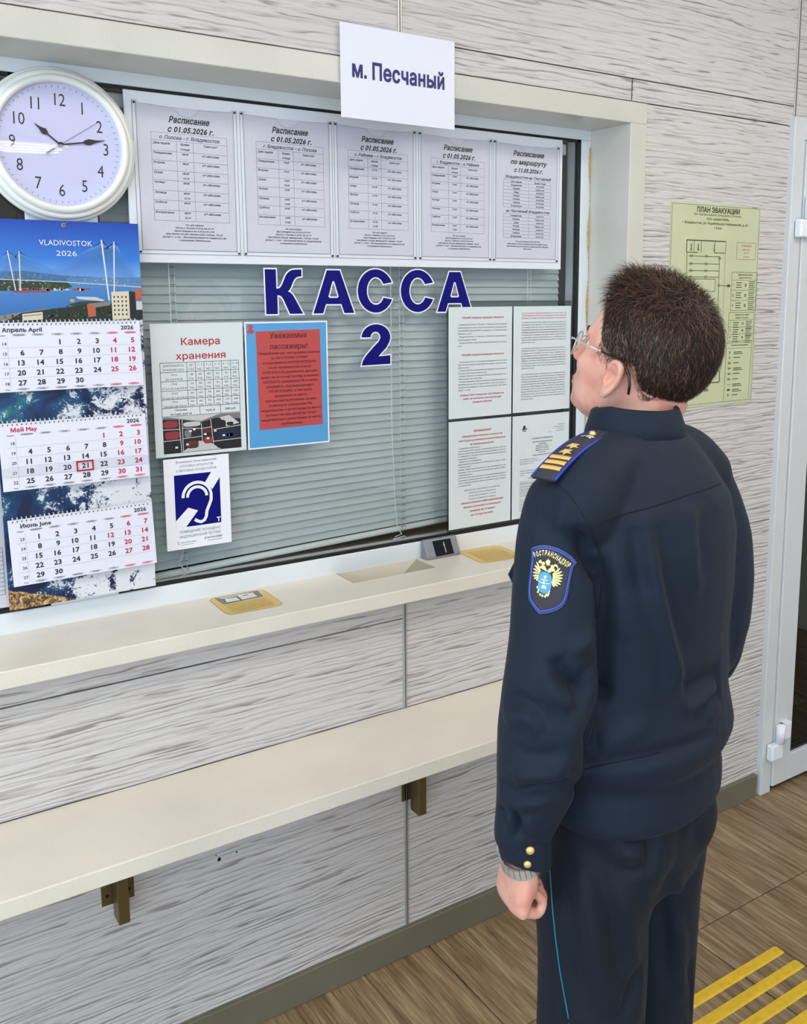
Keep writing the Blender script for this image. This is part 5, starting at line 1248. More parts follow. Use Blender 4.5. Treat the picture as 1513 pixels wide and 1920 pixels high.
# shoulder boards
def board(s):
    e = empty('shoulder_board', (0, 0, 0), parent=man); e['label'] = 'shoulder board with gold stripes and royal blue edging'
    A = bw_(s*.080, .020, 1.503); B_ = bw_(s*.218, .018, 1.454)
    dv_ = (B_-A); Ln = dv_.length; X = dv_.normalized(); Y = FV.copy(); Z_ = (X.cross(Y) if s < 0 else Y.cross(X)).normalized()
    if Z_.z < 0: Z_ = -Z_
    w = .0195
    def P3(x, y, z):
        x_ = x/Ln; bend = .009*math.sin(PI*min(max(x_, 0), 1)); return rel(A+X*x+Y*y+Z_*(z+bend-.05*y*y/w))
    out = [(0, -w*.72), (.008, -w*.9), (.02, -w), (Ln*.5, -w), (Ln, -w*1.02), (Ln+.001, 0), (Ln, w*1.02), (Ln*.5, w), (.02, w), (.008, w*.9), (0, w*.72), (-.004, 0)]
    xs_ = [-.004, 0, .008, .02]+[.02+(Ln-.02)*i/10 for i in range(1, 11)]
    def hw(x): return w*(.72 if x <= 0 else .9 if x <= .008 else 1.) if x > -.003 else w*.55
    q = MB(); rows = []
    for x in xs_: rows.append([P3(x, hw(x)*t, .0045) for t in (-1, -.5, 0, .5, 1)]+[P3(x, hw(x)*t, -.001) for t in (1, .5, 0, -.5, -1)])
    vs = [p for r_ in rows for p in r_]; n = 10
    q.add(vs, [(j*n+i, j*n+(i+1) % n, (j+1)*n+(i+1) % n, (j+1)*n+i) for j in range(len(rows)-1) for i in range(n)]+[tuple(range(n)), tuple(range((len(rows)-1)*n, len(rows)*n))], M['patch'], True)
    q.build('board_cloth', e)
    q = MB()
    for sd in (-1, 1): q.tube([P3(x, sd*(hw(x)+.0006), .003) for x in xs_], .0024, M['blue'], 7)
    q.build('edging', e)['label'] = 'royal blue edging cord'
    q = MB()
    for k in range(3):
        x0 = Ln-.024-.0125*k
        vs = []; m2 = 9
        for x in (x0, x0+.0068):
            for i in range(m2): vs.append(P3(x, (-1+2*i/(m2-1))*(w-.002), .0058))
        for x in (x0, x0+.0068):
            for i in range(m2): vs.append(P3(x, (-1+2*i/(m2-1))*(w-.002), .0044))
        fs = [(i, i+1, m2+i+1, m2+i) for i in range(m2-1)]+[(i+1, i, 2*m2+i, 2*m2+i+1) for i in range(m2-1)]+[(m2+i, m2+i+1, 3*m2+i+1, 3*m2+i) for i in range(m2-1)]
        MB().add(vs, fs, M['goldthread'], True).build('stripe', e)
    for k, x in enumerate((Ln-.060, Ln-.078)):            # four-pointed stars
        q = MB(); c = P3(x, 0, .0095); pr = []
        for i in range(10):
            a = 2*PI*i/10; r_ = .0095 if i % 2 == 0 else .0038; pr.append(P3(x+r_*math.cos(a), r_*math.sin(a)*1.3, .0050))
        q.add([c]+pr, [(0, 1+i, 1+(i+1) % 10) for i in range(10)], M['gold']); q.build('star', e)
    q = MB(); c = .018; pr = []; N = 16
    vs = [P3(c+.0055*x_*math.cos(2*PI*i/N), .0055*x_*math.sin(2*PI*i/N), z_) for x_, z_ in ((.05, .0105), (.6, .0098), (1, .007), (1, .004)) for i in range(N)]
    q.add(vs, [(j*N+i, j*N+(i+1) % N, (j+1)*N+(i+1) % N, (j+1)*N+i) for j in range(3) for i in range(N)], M['gold'], True); q.build('button', e)
    q = MB(); q.tube([P3(.031, -.011, .0055), P3(.029, 0, .006), (P3(.033, .011, .0055))], .0013, M['steel'], 6); q.tube([P3(.036, -.009, .0055), P3(.031, .004, .006)], .0012, M['steel'], 6); q.build('emblem', e)
board(1); board(-1)

# sleeve patch, projected on the cloth
def pz(x, y): return (990+x/14.22, 1020+y/14.22)
def on_sleeve(px, lift):
    h, n_ = hit(jt, *px)
    return None if h is None else h+n_*lift
def patch_poly(mb, zp, m, lift, inner=0, zoomed=True):
    pts = [pz(*p) if zoomed else p for p in zp]
    V2 = [Vector(p) for p in pts]; E2 = [(i, (i+1) % len(V2)) for i in range(len(V2))]; n0 = len(V2)
    if inner:
        x0, x1 = min(p.x for p in V2), max(p.x for p in V2); y0, y1 = min(p.y for p in V2), max(p.y for p in V2)
        lp = [[(p.x, p.y) for p in V2]]; x = x0+inner
        while x < x1:
            y = y0+inner
            while y < y1:
                if _wind(x, y, lp): V2.append(Vector((x, y)))
                y += inner
            x += inner
    r_ = delaunay_2d_cdt(V2, E2, [], 0, 1e-4); lp = [[tuple(p) for p in V2[:n0]]]
    P3_ = [on_sleeve(p, lift) for p in r_[0]]
    if any(p is None for p in P3_): return
    fs = []
    for t in r_[2]:
        c = sum((r_[0][q] for q in t), Vector((0, 0)))/len(t)
        if _wind(c.x, c.y, lp):
            a, b, c3 = (P3_[q] for q in t[:3]); n_ = (b-a).cross(c3-a); o_ = rel(CAM)-a
            fs.append(tuple(t) if n_.dot(o_) > 0 else tuple(t[::-1]))
    mb.add(P3_, fs, m)
def patch_line(mb, zp, r, m, lift):
    pts = [on_sleeve(pz(*p), lift) for p in zp]; pts = [p for p in pts if p is not None]
    if len(pts) > 1: mb.tube(pts, r, m, 6)
outl = [(110, 120), (200, 75), (300, 50), (390, 40), (480, 40), (590, 62), (700, 92), (850, 150), (1000, 228), (1150, 345), (1275, 490), (1190, 600), (1155, 750), (1120, 900), (1090, 1075), (1060, 1250), (1035, 1380), (1000, 1500), (950, 1600), (880, 1680), (760, 1760), (620, 1812), (470, 1845), (320, 1860), (230, 1770), (150, 1650), (90, 1560), (50, 1480), (38, 1320), (40, 1150), (58, 980), (80, 800), (100, 600), (125, 400), (130, 250)]
def shrink(P, k, c=(560, 950)): return [(c[0]+(x-c[0])*k, c[1]+(y-c[1])*k) for x, y in P]
q = MB(); patch_poly(q, outl, M['patch'], .0016, 6)
for a_, r_, m_, lf in ((.985, .0013, 'greyedge', .0014), (.945, .0016, 'blue', .0018)): patch_line(q, shrink(outl, a_)+[shrink(outl, a_)[0]], r_, M[m_], lf)
M['ltblue2'] = mat('bright_blue_thread', (72, 106, 214), .5); patch_line(q, shrink(outl, .915)+[shrink(outl, .915)[0]], .0006, M['ltblue2'], .0030)
patch = q.build('sleeve_patch', jacket); patch['label'] = 'shield-shaped sleeve patch with gold double-headed eagle and blue edge'
G_ = M['paleyellow']; LFT = .0026
word = 'РОСТРАНСНАДЗОР'; arcp = [(215, 345), (270, 322), (330, 305), (395, 300), (462, 302), (530, 312), (598, 335), (665, 368), (735, 412), (810, 468), (880, 510), (945, 555), (1010, 600)]
path = [(205, 352), (262, 326), (322, 308), (386, 300), (452, 300), (520, 310), (586, 328), (650, 358), (712, 398), (778, 442), (842, 486), (902, 530), (958, 566), (1012, 606)]
q = MB()
for i, ch in enumerate(word):
    v_, f_, adv = glyph(ch, 2); x0, y0 = path[i]; x1, y1 = path[min(i+1, 13)] if i < 13 else (1064, 648); ang = math.atan2(y1-y0, x1-x0); W_2 = math.hypot(x1-x0, y1-y0)*.86; sx = W_2/adv; sy = 138/CAPH*.98
    P3_ = []
    for a in v_:
        lx, ly = a[0]*sx, -a[1]*sy; P3_.append(on_sleeve(pz(x0+lx*math.cos(ang)-ly*math.sin(ang), y0+lx*math.sin(ang)+ly*math.cos(ang)), LFT))
    if all(p is not None for p in P3_) and len(P3_): q.add(P3_, [tuple(t) for t in f_], G_)
def feather(r, t, w):
    dx, dy = t[0]-r[0], t[1]-r[1]; L_ = math.hypot(dx, dy); nx, ny = -dy/L_, dx/L_
    patch_poly(q, [(r[0]+nx*w*.3, r[1]+ny*w*.3), (r[0]+dx*.7+nx*w*.62, r[1]+dy*.7+ny*w*.62), (t[0]+nx*w*.1, t[1]+ny*w*.1), (t[0]-nx*w*.3, t[1]-ny*w*.3), (r[0]+dx*.7-nx*w*.55, r[1]+dy*.7-ny*w*.55), (r[0]-nx*w*.3, r[1]-ny*w*.3)], G_, LFT)
for r, t in (((350, 730), (255, 480)), ((345, 745), (205, 560)), ((335, 765), (172, 655)), ((325, 790), (155, 755)), ((312, 830), (152, 850)), ((300, 860), (185, 930)), ((295, 880), (250, 985))): feather(r, t, 42)
for r, t in (((660, 820), (855, 650)), ((665, 840), (905, 735)), ((665, 865), (930, 830)), ((665, 890), (920, 920)), ((660, 920), (895, 1005)), ((655, 950), (860, 1085)), ((650, 980), (780, 1130)), ((640, 1000), (700, 1145))): feather(r, t, 46)
def blob(x, y, rx, ry, m=G_, n=12): patch_poly(q, [(x+rx*math.cos(2*PI*i/n), y+ry*math.sin(2*PI*i/n)) for i in range(n)], m, LFT)
blob(545, 485, 62, 62); patch_poly(q, [(490, 540), (600, 545), (580, 580), (505, 570)], G_, LFT); patch_poly(q, [(540, 400), (556, 400), (560, 440), (536, 440)], G_, LFT)
for P in ([(330, 610), (400, 560), (470, 590), (490, 650), (520, 720), (500, 735), (430, 690), (350, 640)], [(530, 700), (600, 640), (660, 610), (720, 680), (715, 740), (640, 735), (575, 775), (535, 750)], [(300, 470), (340, 425), (380, 440), (385, 500), (365, 560), (350, 500), (310, 520)], [(700, 560), (730, 535), (775, 560), (805, 630), (790, 670), (765, 610), (720, 590), (690, 650), (680, 640)]): patch_poly(q, P, G_, LFT)
blob(425, 520, 42, 45); blob(655, 600, 45, 42)
for x, y in ((272, 1150), (285, 1275), (340, 1345), (398, 1380), (468, 1395), (535, 1365), (575, 1250), (305, 1210), (560, 1310), (500, 1350)): blob(x, y, 26, 38)
for P in ([(380, 735), (480, 745), (560, 780), (615, 830), (635, 900), (640, 930), (620, 1170), (560, 1285), (430, 1330), (330, 1260), (285, 1170), (290, 1010), (320, 830)],): patch_poly(q, P, M['ltblue'], LFT+.0003, 5)
LFT = .0034
blob(475, 880, 40, 45); blob(440, 1010, 22, 40, M['white']); patch_poly(q, [(375, 920), (540, 965), (530, 990), (370, 945)], G_, LFT); patch_poly(q, [(400, 1090), (490, 1110), (505, 1200), (370, 1170)], G_, LFT)
patch_poly(q, [(300, 975), (420, 1040), (600, 1055), (600, 1070), (420, 1065), (300, 995)], M['white'], LFT)
q.build('embroidery', patch) if False else None
emb = q.build('embroidery', jacket); emb['label'] = 'pale gold eagle and lettering of the sleeve patch'
# small flap of the chest pocket showing past the sleeve
q = MB(); a_, b_, c_ = rel(at(975, 1040, 1.47)), rel(at(956, 1078, 1.47)), rel(at(968, 1102, 1.47)); d_ = rel(at(990, 1080, 1.47)); t_ = (FV*.004)
q.add([a_, b_, c_, d_, a_+t_, b_+t_, c_+t_, d_+t_], [(0, 1, 2, 3), (7, 6, 5, 4), (0, 4, 5, 1), (1, 5, 6, 2), (2, 6, 7, 3), (3, 7, 4, 0)], M['jacket']); q.build('pocket_flap', jacket)

# ---- trousers
def leg(pts): return chain([at(*p) if len(p) == 3 else Vector(p) for p in pts[0]], pts[1], n=24)
def T_(z, l, f, a, b): return (bw_(l, f, z), LV*a, FV*b, .95)
pel = loft([T_(.99, 0, 0, .150, .112), T_(.96, 0.004, 0.006, .152, .114), T_(.90, .006, .008, .154, .116), T_(.85, .006, .008, .154, .114), T_(.81, .004, .006, .150, .110), T_(.775, 0, 0, .135, .10)])
cheeks = [ell(bw_(s*.066, -.036, .862), (.078, .078, .090)) for s in (1, -1)]
LL_ = bw_(.090, .0, .80); kneeL = at(1112, 1790, 1.525); ank = lambda s: bw_(s*.092, .02, .10)
legL = chain([bw_(.080, -.004, .82), at(1108, 1700, 1.508), kneeL, bw_(.092, .006, .46), bw_(.096, .015, .28), bw_(.096, .02, .075)], [.094, .0905, .089, .087, .083, .084], n=26)
legR = chain([bw_(-.080, -.004, .82), bw_(-.082, -.002, .70), bw_(-.084, .002, .58), bw_(-.086, .006, .45), bw_(-.09, .012, .28), bw_(-.092, .015, .075)], [.088, .079, .079, .080, .078, .082], n=26)
tm_ = remesh([pel, *cheeks, legL, legR], .0058, 10, .6, 'trousers')
folds(tm_, [([(1222, 1540), (1220, 1590), (1216, 1640)], .012, -.008), ([(1150, 1622), (1178, 1632), (1205, 1630)], .014, -.006), ([(1160, 1596), (1190, 1600), (1210, 1592)], .014, .006),
            ([(1092, 1620), (1108, 1720), (1128, 1820), (1140, 1905)], .016, .009), ([(1112, 1580), (1130, 1660), (1152, 1740), (1160, 1830)], .016, -.007), ([(1150, 1650), (1180, 1740), (1196, 1840), (1200, 1915)], .014, .005),
            ([(1060, 1640), (1075, 1740), (1090, 1840), (1102, 1915)], .014, -.006), ([(1195, 1800), (1185, 1860), (1165, 1915)], .012, -.008), ([(1240, 1600), (1244, 1720), (1246, 1860)], .014, -.006), ([(1268, 1640), (1274, 1760), (1276, 1880)], .014, .006),
            ([(1300, 1500), (1290, 1530), (1270, 1560)], .012, -.006), ([(1330, 1480), (1318, 1510), (1300, 1545)], .010, .004), ([(1110, 1530), (1160, 1580), (1185, 1640)], .018, .004), ([(1290, 1800), (1300, 1850), (1296, 1910)], .010, -.006)])
co = get_co(tm_); z_ = co[:, 2]; no = get_no(tm_)                      # gathered cloth above the shoes
wob = .0035*np.sin(z_*95+co[:, 0]*30)*np.clip((.26-z_)/.15, 0, 1); set_co(tm_, co+no*wob[:, None])
tt = bvh(tm_); trousers = finish(tm_, 'trousers', M['trousers'])
q = surf_line(tt, [(1029, 1585), (1032, 1640), (1036, 1700), (1042, 1760), (1050, 1820), (1059, 1870), (1068, 1919)], .0013, M['teal'], 'piping', trousers, mb=MB())
p0, _n0 = hit(tt, 1068, 1919); pts = [p0+_n0*.0004] if p0 is not None else []
if p0 is not None:
    d = p0-rel(bw_(.093, .008, p0.z)); d.z = 0; d.normalize(); zz = p0.z-.02
    while zz > .07:
        c0 = rel(bw_(.095, .012, zz)); p, nn, _, _ = tt.ray_cast(c0+d*.3, -d)
        if p is not None: pts.append(p+nn*.0004)
        zz -= .02
    q.tube(pts, .0013, M['teal'], 5)
q.build('piping', trousers)['label'] = 'thin teal piping down the outer seam'
for s_ in (1, -1):
    A_ = rel(bw_(s_*.094, -.06, 0)); X = FV; Y = LV; rows = []
    for x, w, h in ((-.055, .018, .05), (-.045, .034, .075), (-.01, .040, .085), (.05, .042, .075), (.10, .048, .058), (.15, .050, .050), (.19, .044, .042), (.215, .028, .034), (.225, .01, .022)):
        rows.append((A_+X*(x+.05)+ZV*(h/2+.001), Y*w, ZV*(h/2), .75))
    v_, f_ = loft(rows, 24); q = MB().add(v_, f_, M['shoe'], True)
    v_, f_ = loft([(A_+X*(x+.05)+ZV*.006, Y*w*1.03, ZV*.007, .4) for x, w in ((-.058, .02), (-.045, .036), (-.01, .041), (.05, .043), (.10, .050), (.15, .052), (.19, .046), (.217, .03), (.229, .012))], 16); q.add(v_, f_, M['black'])
    q.build('shoe', man)

# ---- head (frame: x forward, y to his left, z up, origin between the ears)
yaw_r = math.radians(37); FH0 = (Vector(-_rt*math.cos(yaw_r)+_fw*math.sin(yaw_r))); FH0.z = 0; FH0.normalize()
tl = math.radians(22); LH = Vector((-FH0.y, FH0.x, 0)); FH = FH0*math.cos(tl)+ZV*math.sin(tl); UH = ZV*math.cos(tl)-FH0*math.sin(tl)
HS = 1.02; EAR = at(1150, 712, 1.45); HO = EAR-LH*(.079*HS)
def H(x, y, z): return HO+(FH*x+LH*y+UH*z)*HS
def He(c, r, n=20, m_=14): return ell(H(*c), [q*HS for q in r], (FH, LH, UH), n, m_)
face = loft([(H(.020, 0, .085), FH*.060*HS, LH*.052*HS, .95), (H(.018, 0, .07), FH*.075*HS, LH*.064*HS, .92), (H(.016, 0, .045), FH*.080*HS, LH*.069*HS, .9), (H(.016, 0, .02), FH*.079*HS, LH*.070*HS, .88), (H(.016, 0, -.005), FH*.078*HS, LH*.069*HS, .88),
             (H(.018, 0, -.03), FH*.075*HS, LH*.065*HS, .88), (H(.022, 0, -.052), FH*.070*HS, LH*.058*HS, .88), (H(.028, 0, -.070), FH*.060*HS, LH*.049*HS, .9), (H(.034, 0, -.084), FH*.046*HS, LH*.038*HS, .95), (H(.038, 0, -.092), FH*.026*HS, LH*.024*HS, 1)], 40)
nose = loft([(H(.086, 0, .038), FH*.012*HS, LH*.009*HS), (H(.096, 0, .018), FH*.014*HS, LH*.010*HS), (H(.104, 0, .0), FH*.016*HS, LH*.013*HS), (H(.106, 0, -.010), FH*.015*HS, LH*.016*HS), (H(.098, 0, -.021), FH*.012*HS, LH*.013*HS)], 16)
nb = Vector(HO-FH*.028*HS-UH*.03*HS)
neck = loft([(nb+ZV*.02, FH0*.058, LH*.056), (nb-ZV*.01, FH0*.064, LH*.060), (nb.lerp(bw_(0, .012, 1.47), .5), FH0*.060, LH*.057), (bw_(0, .012, 1.47), FV*.058, LV*.058), (bw_(0, 0, 1.42), FV*.055, LV*.08)], 32)
parts_ = [He((-.005, 0, .055), (.097, .0765, .086), 32, 22), face, nose, neck, He((.090, 0, -.043), (.011, .024, .0065)), He((.087, 0, -.054), (.011, .021, .007)), He((.070, 0, -.074), (.024, .027, .018)),
          He((.060, .040, -.004), (.026, .026, .026)), He((.060, -.040, -.004), (.026, .026, .026)), He((.083, .028, .043), (.012, .026, .009)), He((.083, -.028, .043), (.012, .026, .009)),
          He((.034, .034, -.052), (.036, .026, .030)), He((.034, -.034, -.052), (.036, .026, .030)), He((.016, 0, -.070), (.045, .044, .022)), He((-.056, 0, -.018), (.038, .052, .032)),
          He((.100, .011, -.014), (.009, .008, .007)), He((.100, -.011, -.014), (.009, .008, .007))]
def ear(s):
    sh_ = []
    c = lambda x, y, z: H(x, s*y, z)
    bk = (FH*.9+LH*s*-.42).normalized(); ot = (LH*s*.9+FH*.42).normalized()   # plane of the ear leans back and out
    E = lambda a, b, d: HO+(LH*s*.073+FH*.004)*HS+(bk*-a+UH*b+ot*d)*HS*.88
    sh_.append(ell(E(.006, .002, .006), (.0185*HS, .030*HS, .005*HS), (bk, (UH*.97-bk*.2).normalized(), ot), 20, 12))
    pts = [(-.006, -.004), (-.009, .010), (-.006, .024), (.003, .0315), (.014, .031), (.0225, .023), (.0245, .010), (.0215, -.004), (.016, -.016), (.008, -.027)]
    sh_.append(chain([E(a, b, .0105-(.003 if i == 0 else 0)) for i, (a, b) in enumerate(pts)], [.0028, .0036, .0042, .0046, .0048, .0048, .0046, .0044, .0046, .005], n=12))
    sh_.append(chain([E(a, b, .010) for a, b in ((.008, .020), (.014, .012), (.014, 0), (.010, -.012), (.003, -.016))], [.0025, .0034, .0036, .0034, .003], n=10))
    sh_.append(ell(E(.001, -.027, .0075), (.0095*HS, .011*HS, .0048*HS), (bk, UH, ot)))
    sh_.append(ell(E(-.008, -.006, .008), (.0045*HS, .0075*HS, .005*HS), (bk, UH, ot)))
    sh_.append(ell(E(.0, 0, -.002), (.012*HS, .022*HS, .008*HS), (bk, UH, ot)))
    return sh_, E
eL, EL = ear(1); eR, ER = ear(-1)
hm0 = remesh(parts_, .0045, 14, .6, 'head0')
hm = remesh([([Vector(v.co)+BP for v in hm0.vertices], [tuple(p.vertices) for p in hm0.polygons])]+eL+eR, .0024, 5, .55, 'head')
co = get_co(hm); no = get_no(hm); add = np.zeros(len(co))
def dent(p, w, d):
    global add
    ds = np.linalg.norm(co-np.array(rel(p)), axis=1); add += d*np.exp(-(ds/w)**2)
for s_ in (1, -1):
    dent(H(.088, s_*.030, .022), .017*HS, -.010); dent(H(.095, s_*.022, .022), .010*HS, -.005); dent(H(.1, s_*.010, -.0225), .0045, -.003)
    E = EL if s_ > 0 else ER; dent(E(.0045, .005, .008), .0085, -.0140); dent(E(.001, -.006, .009), .0055, -.0085); dent(E(.018, .014, .010), .0035, -.004)
dent(H(.090, 0, -.0485), .006, -.002); dent(H(.085, 0, -.066), .012, -.004)
ds, tp = seg_dist(co, [rel(H(.1, s2, -.0485)) for s2 in (-.024, 0, .024)]); add += -.0022*np.exp(-(ds/.0028)**2)
ds, tp = seg_dist(co, [rel(p) for p in (bw_(.03, -.06, 1.5), bw_(0, -.065, 1.5), bw_(-.03, -.06, 1.5))])
set_co(hm, co+no*add[:, None])

# ---- hands
def hand_shapes(W, dn, out, fwd, s=1., curl=1.):
    """W wrist, dn towards the knuckles, out = back of the hand, fwd = index side"""
    p = lambda f, o_, d: W+(fwd*f+out*o_+dn*d)*s
    S_ = [loft([(p(0, 0, -.015), fwd*.029*s, out*.021*s), (p(0, 0, .0), fwd*.029*s, out*.020*s), (p(.001, .0, .02), fwd*.036*s, out*.0185*s, .9), (p(.002, .001, .045), fwd*.042*s, out*.018*s, .85), (p(.002, .003, .068), fwd*.043*s, out*.016*s, .85), (p(.002, .003, .080), fwd*.040*s, out*.012*s, .85)], 24)]
    for k, (f, L1, L2, L3, r, kd) in enumerate(((.032, .042, .026, .020, .0092, .078), (.0115, .045, .029, .021, .0096, .081), (-.0095, .042, .027, .020, .0092, .078), (-.030, .034, .021, .018, .0083, .070))):
        a = [0]*3; c_ = curl*(1, 1.02, 1.06, 1.12)[k]; ang = 0; P_ = [p(f, .003, kd-.012), p(f, .003, kd)]; cur = (.003, kd)
        for Ls, bend in ((L1, 58), (L2, 88), (L3, 52)):
            ang += math.radians(bend)*c_; cur = (cur[0]-Ls*math.sin(ang), cur[1]+Ls*math.cos(ang)); P_.append(p(f*(1-.05*len(P_)), cur[0], cur[1]))
        S_.append(chain(P_, [r*s*1.05, r*s*1.08, r*s, r*s*.95, r*s*.82], n=14))
    th = [p(.030, -.008, .018), p(.046, -.020, .040), p(.040, -.034, .066), p(.018, -.040, .082)]
    S_.append(chain(th, [.0145*s, .0130*s, .0108*s, .0090*s], n=14)); S_.append(ell(p(.026, -.010, .028), (.018*s, .014*s, .026*s), (fwd, out, dn)))
    S_.append(ell(p(-.024, -.006, .035), (.012*s, .014*s, .030*s), (fwd, out, dn)))
    return S_, p
WL = at(976, 1606, 1.385); dnL = (-ZV+LV*.05+FV*.10).normalized(); fwL = (FV*.93-LV*.36); fwL = (fwL-dnL*fwL.dot(dnL)).normalized(); ouL = fwL.cross(dnL).normalized()
if ouL.dot(LV) < 0: ouL = -ouL
hL, pL = hand_shapes(WL, dnL, ouL, fwL, .98, 1.0)
foL = chain([at(*SL[4]), at(*SL[6]), WL-dnL*.02], [.040, .036, .028], n=18)
WR = wrR+(wrR-elbR).normalized()*.02; dnR = (wrR-elbR).normalized(); ouR = (-LV*.9+FV*.3); ouR = (ouR-dnR*ouR.dot(dnR)).normalized(); fwR = ouR.cross(dnR).normalized()
if fwR.dot(FV) < 0: fwR = -fwR
hR, pR = hand_shapes(WR, dnR, ouR, fwR, .98, .55)
foR = chain([elbR, elbR.lerp(wrR, .6), WR-dnR*.015], [.040, .036, .027], n=18)
handm = remesh(hL+[foL]+hR+[foR], .0022, 3, .5, 'hand')
trunk = loft([R_(.80, 0, 0.01, .11, .08), R_(.95, 0, .01, .135, .10), R_(1.1, 0, 0, .14, .105), R_(1.3, 0, 0, .155, .10), R_(1.42, 0, -.006, .12, .075), R_(1.47, 0, 0, .07, .06)])
ups = [chain([at(*SL[0]), at(*SL[2]), at(*SL[4])], [.045, .044, .040], n=14), chain([at(*SRp[0]), at(*SRp[2]), elbR], [.045, .044, .040], n=14), chain([bw_(0, 0, 1.41), at(*SL[0])], [.035, .035], n=12), chain([bw_(0, 0, 1.41), at(*SRp[0])], [.035, .035], n=12)]
lg = [chain([bw_(s_*.078, .0, .80), bw_(s_*.086, .0, .60), bw_(s_*.090, .004, .47), bw_(s_*.093, .005, .10), bw_(s_*.094, .10, .035)], [.060, .056, .046, .036, .028], n=14) for s_ in (1, -1)]
bm_ = remesh([trunk, neck, *ups, foL, foR, *lg], .009, 4, .5, 'trunk')
bm = bmesh.new()
for me in (hm, handm, bm_): bm.from_mesh(me)
body_me = D.meshes.new('body'); bm.to_mesh(body_me); bm.free()
def skin_material():
    m = M['skin']; g = NG(m)
    # warmer, ruddier patches on cheeks, nape and ear rims; soft pores
    v = g.coord(); a = g.noise(v, 16, 4, .4); b = g.noise(v, 120, 3)
    c = g.ramp(a, [(.32, lin((228, 180, 162))), (.52, lin((218, 162, 144))), (.70, lin((202, 130, 116)))])
    c = g.mix(g.math('MULTIPLY', g.math('GREATER_THAN', b, .68), .10), c, lin((150, 96, 78)))
    g.l(c, g.b.inputs['Base Color'])
skin_material()
body = finish(body_me, 'body', M['skin'])
ht = bvh(hm)
for s_ in (1, -1):
    ce = H(.0740, s_*.031, .021); v_, f_ = ell(rel(ce), (.0115*HS,)*3, (FH, LH, UH), 20, 14); q = MB().add(v_, f_, M['eye'], True)
    v_, f_ = ell(rel(ce+FH*.0108*HS), (.0018, .0056, .0056), (FH, LH, UH), 16, 8); q.add(v_, f_, M['iris'], True)
    v_, f_ = ell(rel(ce+FH*.0124*HS), (.0010, .0026, .0026), (FH, LH, UH), 12, 8); q.add(v_, f_, M['black'], True); q.build('eye', man)
    v_, f_ = loft([(rel(H(.094, 0, -.0455)), UH*.001, FH*.001)]+[(rel(H(.0965-abs(t)*.30*abs(t)*40, t*s_, -.0475)), UH*.0035*(1-(abs(t)/.024)**2), FH*.006) for t in (.004, .01, .016, .021)], 10)
q = MB(); q.tube([rel(H(.0985-.012*(t/.022)**2, t, -.0445)) for t in [-.022+.0044*i for i in range(11)]], [.0008, .0022, .0028, .0032, .003, .0028, .003, .0032, .0028, .0022, .0008], M['lip'], 8)
q.tube([rel(H(.0965-.012*(t/.021)**2, t, -.0525)) for t in [-.021+.0042*i for i in range(11)]], [.0008, .0026, .0034, .0038, .004, .004, .004, .0038, .0034, .0026, .0008], M['lip'], 8); q.build('lips', man)

# ---- hair: under-cap and strands
rnd = random.Random(5)
def hairline(x, y):
    """lowest z of hair for a scalp point at x (forward), unscaled head frame"""
    if x > .070: return .096-(abs(y)/.06)*.004+(x-.07)*.35
    if x > .048: return .040+(x-.048)/.022*.056
    if x > .018: return .026+(x-.018)/.030*.014
    if x > -.022: return .034-(x+.022)*.12
    if x > -.040: return -.008+(x+.040)/.018*.040
    if x > -.070: return -.026+(x+.070)/.030*.018
    return -.030
CE, RE = (-.005, 0, .055), (.0975, .0765, .086)
def scalp(d):
    d = Vector(d).normalized(); t = 1/math.sqrt((d.x/RE[0])**2+(d.y/RE[1])**2+(d.z/RE[2])**2)
    p = Vector(CE)+d*t
    if p.z < .03:                                   # the lower back of the head runs down into the neck
        p.x = min(p.x, p.x) if p.z > 0 else p.x-.10*p.z*(-1 if p.x > 0 else -.3)
    return p
def thick(p):
    t = .010+.016*max(0, min(1, (p.z-.05)/.08)); t += .003*max(0, min(1, (-p.x-.03)/.06))*max(0, min(1, (p.z+.02)/.06))
    e = p.z-hairline(p.x, p.y); return t*max(.12, min(1, e/.030))
vs = []; fs = []; idx = {}
NU, NV = 72, 44
for j in range(NV+1):
    for i in range(NU):
        th_ = PI*.86*j/NV; ph = 2*PI*i/NU; d = (math.sin(th_)*math.cos(ph), math.sin(th_)*math.sin(ph), math.cos(th_)); p = scalp(d)
        ok = p.z > hairline(p.x, p.y)
        n_ = (p-Vector(CE)).normalized(); h = thick(p)*.72 if ok else -.004
        vs.append(rel(H(*(p+n_*h))))
        idx[(j, i)] = ok
for j in range(NV):
    for i in range(NU):
        k = (i+1) % NU
        if sum((idx[(j, i)], idx[(j, k)], idx[(j+1, i)], idx[(j+1, k)])) >= 1: fs.append((j*NU+i, j*NU+k, (j+1)*NU+k, (j+1)*NU+i))
hair = MB().add(vs, fs, M['hair'], True).build('hair', man)
q = MB(); cnt = 0; V = q.v; F = q.f
mi_ = [q.mid(M['hair']), q.mid(M['hair2']), q.mid(M['hair3'])]
